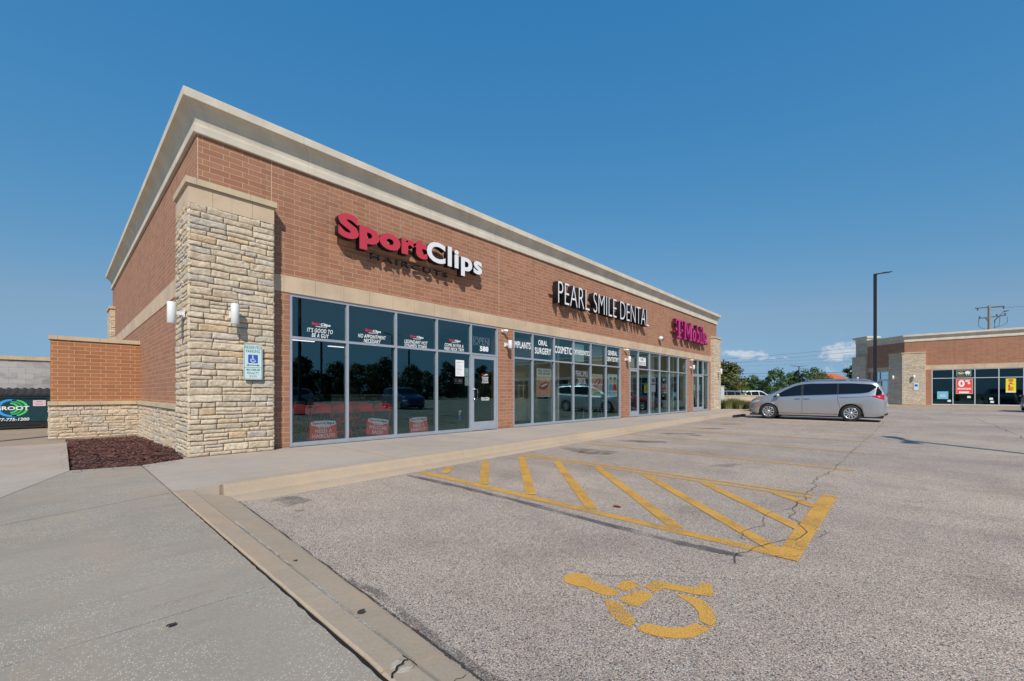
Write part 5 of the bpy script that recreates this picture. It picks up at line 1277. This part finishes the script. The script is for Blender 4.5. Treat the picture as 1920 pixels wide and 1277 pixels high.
# pavement of the far shops
m = MB(); P0 = [(51.2, -60), (51.2, 9), (60, 12), (60, -60)]
slab("sidewalk", [(51.2, -60), (70, -60), (70, 9), (51.2, 9)], "walk_concrete", .03, .3, kind="structure")
m = MB(); m.box(50.95, 51.2, -60, 9, -.2, .035); m.build("curb", "curb_concrete", kind="structure")
for y in (2.2, -1.2, -3.9, -6.6, -9.3, -12): strip("parking_line", (50.6, y), (45.6, y), .1, "faded_yellow_paint", AZ + .004)

# ------------------------------------------------------------------ lamp posts, poles, wires
def lamp_post(x, y, H, label, dirs=((1, 0),), group=None, r=.11, ln=1.3):
    t = site("lamp_post", label, "lamp post", group, (x, y, AZ))
    m = MB(); m.lathe([(0, .0), (.28, 0), (.28, .75), (.26, .78), (0, .78)], (x, y, AZ), seg=20); m.build("base", "footing_concrete", t)
    m = MB(); m.box(x - r, x + r, y - r, y + r, .55, H); m.build("pole", "black_metal", t)
    for dx, dy in dirs:
        d = Vector((dx, dy, 0)).normalized(); n_ = Vector((-d.y, d.x, 0)); rows = []
        for k, (a, w, z0, z1) in enumerate(((0, .06, -.10, .02), (.35, .06, -.02, .06), (.55, .16, .03, .11), (ln, .17, .13, .18))):
            c = Vector((x, y, H)) + d * a
            rows.append([c - n_*w + Vector((0, 0, z0)), c + n_*w + Vector((0, 0, z0)), c + n_*w + Vector((0, 0, z1)), c - n_*w + Vector((0, 0, z1))])
        m = MB(); m.grid(rows, smooth=False, closed=True); m.face(rows[-1]); m.face(rows[0][::-1]); m.build("lamp_head", "black_metal", t)
    return t
lamp_post(46.2, 1.62, 11.0, "tall black parking lot lamp post rising behind the silver minivan", ((.68, -.73),))
lamp_post(9.14, -6.42, 7.6, "double-headed lamp post whose shadow crosses the asphalt at right", ((1, .25), (-1, -.25)), r=.07, ln=1.0)
lamp_post(-7.1, 10.4, 9.6, "lamp post beyond the left edge that throws a shadow over the drive", ((1, 0),), r=.09)
for x, y, d in ((17, -34, ((1, 0), (-1, 0))), (27, -46, ((1, 0), (-1, 0))), (33, -36, ((1, 0), (-1, 0))), (45, -50, ((1, 0), (-1, 0)))): lamp_post(x, y, 9.5, "black double-headed lamp post across the lot, mirrored in the shop glass", d, "lamp posts across the lot", r=.12)
def D(px, t):      # a spot at depth t along the compass direction of photo column px
    a = R(42.8); r_ = (px - 960) / 789; return (math.cos(a) + math.sin(a) * r_) * t, (math.sin(a) - math.cos(a) * r_) * t
x, y = D(1498, 95); lamp_post(x, y, 7.1, "small far lamp post with a T-shaped head above the trees", ((.68, -.73), (-.68, .73)), r=.09, ln=1.9)
# utility pole with two crossarms
x, y = D(1855, 85); t = site("utility_pole", "utility pole with two crossarms and drooping cables behind the far shops", "utility pole", None, (x, y, 0))
a = Vector((.68, -.73, 0)); c0 = Vector((x, y, 0)); Z = lambda py: 1.09 + (737 - py) / 789 * 85
m = MB(); m.tube([c0, c0 + Vector((0, 0, Z(573)))], [.26, .24], 12); m.build("pole", "wood_pole", t)
def Q(dx, py): return c0 + a * ((dx) / 789 * 85) + Vector((0, 0, Z(py)))
for p, q in (((-26, 578), (28, 574)), ((-19, 597), (31, 591))): m = MB(); m.tube([Q(*p), Q(*q)], .11, 6); m.build("crossarm", "insulator", t)
m = MB(); m.tube([Q(10, 615), Q(10, 601), Q(28, 584)], .09, 6); m.tube([Q(-8, 596), Q(-2, 602)], .07, 6); m.tube([Q(28, 584), Q(36, 582)], [.16, .10], 6); m.build("street_light_arm", "insulator", t)
for px, py in ((-22, 579), (27, 576), (-18, 595), (30, 589), (14, 591)): m = MB(); m.tube([Q(px, py - 2), Q(px, py + 3)], .12, 6); m.build("insulator", "insulator", t)
for P_ in ([Q(-20, 597), Q(-20, 612), Q(-16, 615), Q(-4, 617)], [Q(34, 594), Q(34, 604), Q(28, 609), Q(8, 615)], [Q(20, 593), Q(19, 610), Q(14, 613)]): m = MB(); m.tube(P_, .045, 5); m.build("cable", "insulator", t)
def wire(p0, p1, sag, r, label):
    A_, B_ = Vector(p0), Vector(p1); P = []
    for i in range(25): f = i / 24; v_ = A_.lerp(B_, f); v_.z -= sag * 4 * f * (1 - f); P.append(v_)
    m = MB(); m.tube(P, r, 5, caps=False); m.build("overhead_wire", "insulator", label=label, cat="wire", group="overhead wires behind the trees")
def W(px, py, t): x, y = D(px, t); return (x, y, 1.09 + (737 - py) / 789 * t)
for (pa, ya, ta, pb, yb, tb, r, l) in ((1290, 700, 110, 1700, 694, 110, .045, "darkest overhead wire, lowest of those above the treetops"), (1290, 704, 112, 1700, 703, 112, .03, "thin overhead wire just below the darkest one"),
        (1290, 678, 120, 1838, 628, 85, .03, "overhead wire climbing to the utility pole, upper one"), (1290, 686, 120, 1843, 634, 85, .028, "overhead wire climbing to the utility pole, second one"), (1290, 690, 120, 1860, 661, 100, .026, "faint overhead wire under the clouds"), (1290, 683, 118, 1860, 655, 98, .026, "faint overhead wire crossing the small cloud")):
    wire(W(pa, ya, ta), W(pb, yb, tb), .4, r, l)
x, y = D(1855, 85)
wire((x, y, Z(577)), W(2100, 560, 80), .3, .03, "overhead wire leaving the utility pole toward the right edge")

# ------------------------------------------------------------------ trees and planting
def make_tree(name, label, H, rad, seed, leafm, group=None, trunk=.3, n=3200, ls=.17, lobes=14, base=.12, slim=1.0, cat="tree"):
    rs = random.Random(seed); root = empty(name, label, cat, group)
    zc = H * (base + (1 - base) * .5); m = MB()
    tips = []; m.tube([(0, 0, -.3), (.03, 0, H*.2), (-.05, .04, H*.45), (0, 0, H*.8)], [H*.028, H*.022, H*.015, H*.004], 8)
    L = []
    for i in range(lobes):
        f = (i + .5) / lobes; z = H * (base + .08) + f * H * (1 - base - .16); prof = math.sin(PI * min(1, .18 + .80 * f ** .9)) ** .55
        a = i * 2.4 + rs.uniform(-.5, .5); rr = rad * prof * rs.uniform(.35, .72)
        c = Vector((math.cos(a) * rr, math.sin(a) * rr, z)); s_ = rad * rs.uniform(.30, .52) * (1 - .35 * f) * slim
        L.append((c, s_)); z0 = max(H * .15, z - rr * .7)
        m.tube([(0, 0, z0), tuple(c * .5 + Vector((0, 0, z0 * .5 + z * 0))), tuple(c)], [H*.011, H*.007, H*.002], 5)
    m.build("trunk", "bark", root)
    lm = MB()
    for i in range(n):
        c, s_ = L[rs.randrange(len(L))]
        d = Vector((rs.gauss(0, 1), rs.gauss(0, 1), rs.gauss(0, 1))); d.normalize()
        r_ = s_ * (rs.random() ** .45) * (1 + .45 * noise.noise(d * 2.3 + c)); p = c + Vector((d.x * r_, d.y * r_, d.z * r_ * .78))
        if noise.noise(p * (1.1 / max(.5, rad * .35)) + Vector((seed, 0, 0))) < -.28: continue
        k = ls * rs.uniform(.6, 1.5); ax = Vector((rs.gauss(0, 1), rs.gauss(0, 1), rs.gauss(0, .7))).normalized(); b2 = ax.cross(d + Vector((.01, .02, .9)))
        if b2.length < .05: continue
        b2.normalize(); q = .5 + .5 * noise.noise(p * 1.3)
        lm.face([p - ax*k, p + b2*k*.55, p + ax*k, p - b2*k*.55], [(0, 0)] * 4, min(1, max(0, q * .7 + rs.random() * .4)))
    lm.build("crown", leafm, root); return root
def put(o, x, y, z=-.2, rz=0, s=1): o.location = (x, y, z); o.rotation_euler = (0, 0, rz); o.scale = (s, s, s); return o
x, y = D(1362, 52); put(make_tree("leafy_tree", "olive green broad tree right behind the near building's far corner", 5.3, 3.0, 5, "leaf_olive", n=7000, ls=.15, lobes=22, base=.05), x, y)
x, y = D(1340, 54); put(make_tree("leafy_tree", "olive tree half hidden by the far stone pillar of the near building", 5.4, 2.4, 6, "leaf_olive", n=3500, ls=.16, lobes=14, base=.05), x, y)
LT = (("pointed green tree top left of the middle of the far tree row", 1408, 85, 4.9, 2.5, 11), ("low dull green tree in the gap of the far tree row", 1425, 88, 4.0, 3.0, 12), ("feathery green tree with stepped branches in the far tree row", 1453, 80, 6.2, 2.9, 13),
      ("bushy green tree right of the feathery one in the far row", 1478, 82, 5.2, 2.8, 14), ("green tree under the far T-shaped lamp", 1496, 82, 5.9, 2.5, 15), ("broad bright green tree left of the orange tiled roof", 1522, 80, 6.4, 3.6, 16), ("dense green tree above the minivan's windscreen", 1540, 84, 5.4, 2.8, 17),
      ("dark green tree between the tiled roof and the far tower", 1596, 75, 6.4, 2.3, 18), ("dark green bush below the tiled roof", 1573, 78, 2.6, 1.6, 19), ("dark green tree hidden partly by the far tower", 1612, 76, 6.0, 2.6, 20))
for l, px, t_, H, r_, sd in LT:
    x, y = D(px, t_); put(make_tree("leafy_tree", l, H, r_, sd, "leaf_green" if sd % 3 else "leaf_dark", n=2600, ls=.17, lobes=13, base=.06, group="trees in the far row"), x, y)
x, y = D(1440, 100); 
for i, (px, l) in enumerate(((1395, "long dark hedge at the foot of the far trees, left part"), (1465, "dark hedge at the foot of the far trees, middle part"), (1535, "dark hedge at the foot of the far trees, right part"))):
    x, y = D(px, 90); put(make_tree("hedge", l, 2.9, 4.6, 30 + i, "leaf_dark", n=3200, ls=.2, lobes=16, base=.0, group=None, cat="hedge"), x, y)
# trees across the lot behind the camera, seen in the windows
pr = [make_tree("leafy_tree", "leafy tree across the lot, mirrored in the shop glass", H, r_, 50 + i, "leaf_dark" if i != 1 else "leaf_olive", n=3000, ls=.26, lobes=15, base=.04, group="trees across the lot behind the camera") for i, (H, r_) in enumerate(((9.5, 4.2), (7.2, 4.0), (8.4, 3.4)))]
rt = random.Random(4); k = 0
for i in range(38):
    X = -20 + (i % 26) * 4.3 + rt.uniform(-1, 1) if i < 26 else 6 + (i - 26) * 5.2; Yy = (-50 if i < 26 else -57) + rt.uniform(-4, 4); s = rt.uniform(.62, .95) * (1.35 if i in (16, 17) else 1)
    if k < 3: o = pr[k]
    else: o = copy_tree(pr[i % 3])
    k += 1; put(o, X, Yy, -.3, rt.uniform(0, 6), s)
m = MB(); m.face([(-80, -120, -.13), (110, -120, -.13), (110, -43, -.13), (-80, -43, -.13)]); m.build("grass", "grass_ground", kind="structure")

# low stone wall, cars behind it, tiled roof
ax_, ay_ = D(1310, 39); bx_, by_ = D(1492, 39); dirv = Vector((bx_ - ax_, by_ - ay_, 0)); ln = dirv.length; rz = math.atan2(dirv.y, dirv.x); XW = frame_mat(ax_, ay_, 0, rz)
lw = site("stone_wall", "low tan stone wall with flat cap between the planting and the cars behind", "wall", None, (ax_, ay_, 0))
m = MB(XW); stones(m, 0, ln, -.3, .80, lambda a, z, d: (a, -d, z), 6, 101, .05, course=(.1, .18), length=(.2, .5)); m.build("ledge_stones", "ledge_stone", lw)
m = MB(XW); m.box(0, ln, .01, .3, -.4, .8); m.build("backing", "footing_concrete", lw)
m = MB(XW); m.box(-.05, ln + .05, -.08, .35, .80, .88); m.build("wall_cap", "cap_stone", lw)
for i, (px, pt, kd, lb) in enumerate(((1374, "paint_white", "suv", "white car seen over the low stone wall, leftmost"), (1352, "paint_grey", "suv", "car seen over the low stone wall beside the cabinet"), (1418, "paint_white", "suv", "white car seen over the low stone wall, middle"), (1462, "paint_blue", "sedan", "dark car seen over the low stone wall, near the minivan's bonnet"))):
    x, y = D(px, 52 if i != 1 else 50); make_car(kd, pt, "parked_car", lb, "car", (x, y, -.28 if kd == "suv" else -.05), R(47.8 + 90 + (0 if i != 2 else 180)) - R(90) + R(0), "cars behind the low stone wall")
hx, hy = D(1566, 105); XH = frame_mat(hx, hy, 0, R(42.8 - 90))
hs = site("house", "building with an orange tiled roof peeping between the far trees", "building", None, (hx, hy, 0))
m = MB(XH); m.box(-3, 2.6, 0, 9, -.3, 4.5); m.build("wall", "stucco", hs)
m = MB(XH)
for i in range(9):
    f0, f1 = i / 9, (i + 1) / 9; m.box(-3.5, 3.0, -.6 + f0*4.5, -.6 + f1*4.5 + .1, 4.5 + f0*1.5, 4.5 + f1*1.5 + .05)
m.build("roof", "roof_tile", hs)
# planting island at the far end of the walk
m = MB(); rows = []
for i in range(12):
    rows.append([(28.55 + j * .55, 5.2 + i * .62 + (0 if i else .3), -.06 + .05 * noise.noise(Vector((i*.7, j*.7, 2)))) for j in range(8)])
slab("sidewalk", [(28.0, 7.38), (28.4, 5.6), (31.6, 5.0), (31.6, 5.3), (28.75, 5.9), (28.5, 7.38)], "curb_concrete", .0, .2, kind="structure")
m = MB(); m.face([(28.5, 5.8, -.03), (46, 3, -.03), (52, 20, -.03), (28.5, 24, -.03)]); m.build("planting_soil", "soil", kind="structure")
def grass_clump(x, y, H, rad, seed, label, n=420):
    rs = random.Random(seed); m = MB()
    for i in range(n):
        a = rs.random() * 2*PI; r0 = rad * .45 * math.sqrt(rs.random()); b0 = Vector((x + math.cos(a)*r0, y + math.sin(a)*r0, -.05)); le = rs.uniform(.55, 1.1) * rad; h = H * rs.uniform(.55, 1.05); w = .012
        n_ = Vector((-math.sin(a), math.cos(a), 0)) * w; d = Vector((math.cos(a), math.sin(a), 0)); c = rs.random()
        p1 = b0 + d * le * .3 + Vector((0, 0, h * .75)); p2 = b0 + d * le * .8 + Vector((0, 0, h))
        m.face([b0 - n_, b0 + n_, p1 + n_, p1 - n_], [(0, 0)]*4, c); m.face([p1 - n_, p1 + n_, p2], [(0, 0)]*3, c)
    m.build("ornamental_grass", "grass_blade", label=label, cat="grass clump", group="ornamental grasses in the far bed")
for i, (px, t_, H, lb) in enumerate(((1354, 30, .65, "grass clump nearest the far stone pillar"), (1364, 29, .75, "second grass clump from the far stone pillar"), (1374, 30.5, .85, "tall grass clump below the white car"), (1384, 29, .75, "grass clump left of the minivan's nose, farther one"), (1393, 30, .66, "grass clump beside the minivan's nose"), (1403, 29.5, .6, "grass clump just touching the minivan's bumper"), (1414, 31, .6, "grass clump hidden by the minivan's nose"))):
    x, y = D(px, t_); grass_clump(x, y, H, .55, 200 + i, lb)
# wheel stop at the minivan's nose
ws = MB(); ws.prism([(-.9, -.0), (.9, 0), (.86, .12), (-.86, .12)], -.08, .08); o = ws.build("wheel_stop", "dumpster_black", None, label="black rubber wheel stop under the minivan's nose", cat="wheel stop"); o.location = (23.9, 6.15, AZ)

# ------------------------------------------------------------------ folding chairs inside the first shop
def folding_chair():
    t = empty("folding_chair", "", "chair", "red folding chairs in a row behind the first shop's glass")
    b_ = MB(); rows = []
    for i in range(9):
        f = i / 8; row = []
        for j in range(13):
            u_ = -1 + 2*j/12; zt_ = .845 - .10 * abs(u_) ** 3; z = .635 + (zt_ - .635) * f
            row.append((u_ * .215, .035 * (1 - u_*u_) - (z - .635) * .12, z))
        rows.append(row)
    b_.grid(rows); b_.grid([[(p[0], p[1] + .012, p[2]) for p in r][::-1] for r in rows]); b_.build("backrest", "chair_red", t)
    fr = MB(); arc = [(-.22, .26, .0), (-.22, .1, .38), (-.222, -.01, .64)] + [(.222 * math.cos(PI - PI*k/8), -.03, .70 + .145 * math.sin(PI*k/8)) for k in range(0, 9)] + [(.222, -.01, .64), (.22, .1, .38), (.22, .26, 0)]
    fr.tube(arc, .013, 8); fr.build("frame", "chair_red", t)
    for sx in (-1, 1): l = MB(); l.tube([(sx*.19, -.16, 0), (sx*.19, .26, .46)], .012, 8); l.build("leg", "chair_red", t)
    s_ = MB(); s_.grid([[(-.19, 0 + .42*i/6, .43 + .03*i/6), (-.1, .42*i/6, .42 + .03*i/6), (.1, .42*i/6, .42 + .03*i/6), (.19, .42*i/6, .43 + .03*i/6)] for i in range(7)]); s_.box(-.19, .19, .0, .42, .40, .415); s_.build("seat", "chair_red", t)
    for z, y in ((.12, .20), (.20, -.07), (.32, .12)): c = MB(); c.tube([(-.20, y, z), (.20, y, z)], .014, 6); c.build("crossbar", "chair_red", t)
    l = MB(); l.box(-.02, .02, .045, .052, .655, .675); l.build("back_label", "vinyl_white", t)
    return t
fc = folding_chair()
for i, (x, lb) in enumerate(((3.55, "first red folding chair from the left behind the glass"), (4.05, "red folding chair behind the first NEED A HAIRCUT poster's right half"), (4.55, "red folding chair hidden partly by the first mullion"), (5.08, "red folding chair left in the second window"), (5.58, "rightmost red folding chair, at the second mullion"))):
    o = fc if i == 0 else copy_tree(fc)
    o.location = (x, 9.62, 0); o.rotation_euler = (0, 0, R(-4 + 3 * (i % 3))); o["label"] = lb
# back row inside, facing the other way
cb = None
for i in range(4):
    o = copy_tree(fc); o.location = (3.8 + i * .52, 10.75, 0); o.rotation_euler = (0, 0, R(3 * (i % 2)))
    o["label"] = ("red folding chair of the dim back row, %s" % ("leftmost", "second from left", "third from left", "rightmost")[i]); o["group"] = "red folding chairs in the dim back row"
# ceiling tubes in the first shop, waiting chairs in the middle shop
for i, (x, y) in enumerate(((6.2, 17.5), (8.2, 18.7))):
    m = MB(); m.box(x, x + .9, y, y + .12, 3.17, 3.198); m.build("ceiling_light", "lamp_light", None, label="slim ceiling light in the first shop, %s" % ("left one", "right one")[i], cat="ceiling light")
def waiting_chair():
    t = empty("waiting_chair", "", "chair", "dark waiting chairs on slanted chrome legs in the middle shop")
    m = MB(); m.box(-.25, .25, -.22, .25, .42, .48); m.build("seat", "dark_interior", t)
    m = MB(); m.box(-.25, .25, .25, .31, .48, .88); m.build("backrest", "dark_interior", t)
    for sx in (-1, 1):
        for sy in (-1, 1): m = MB(); m.tube([(sx*.22, sy*.2, .42), (sx*.25 + .05, sy*.27, 0)], .011, 6); m.build("leg", "chrome", t)
    return t
wc = waiting_chair()
for i, (x, lb) in enumerate(((14.8, "leftmost dark waiting chair in the middle shop"), (15.5, "second dark waiting chair in the middle shop"), (16.2, "third dark waiting chair in the middle shop"), (18.9, "dark waiting chair near the middle shop's door"))):
    o = wc if i == 0 else copy_tree(wc); o.location = (x, 9.75, 0); o.rotation_euler = (0, 0, R(180)); o["label"] = lb

t = site("reception_desk", "dim reception desk deep inside the first shop", "desk", None, (6.6, 13, 0))
m = MB(); m.box(5.6, 7.9, 12.6, 13.2, 0, 1.0); m.build("front", "interior_wall", t)
m = MB(); m.box(5.55, 7.95, 12.5, 13.3, 1.0, 1.05); m.build("counter_top", "blind_fabric", t)
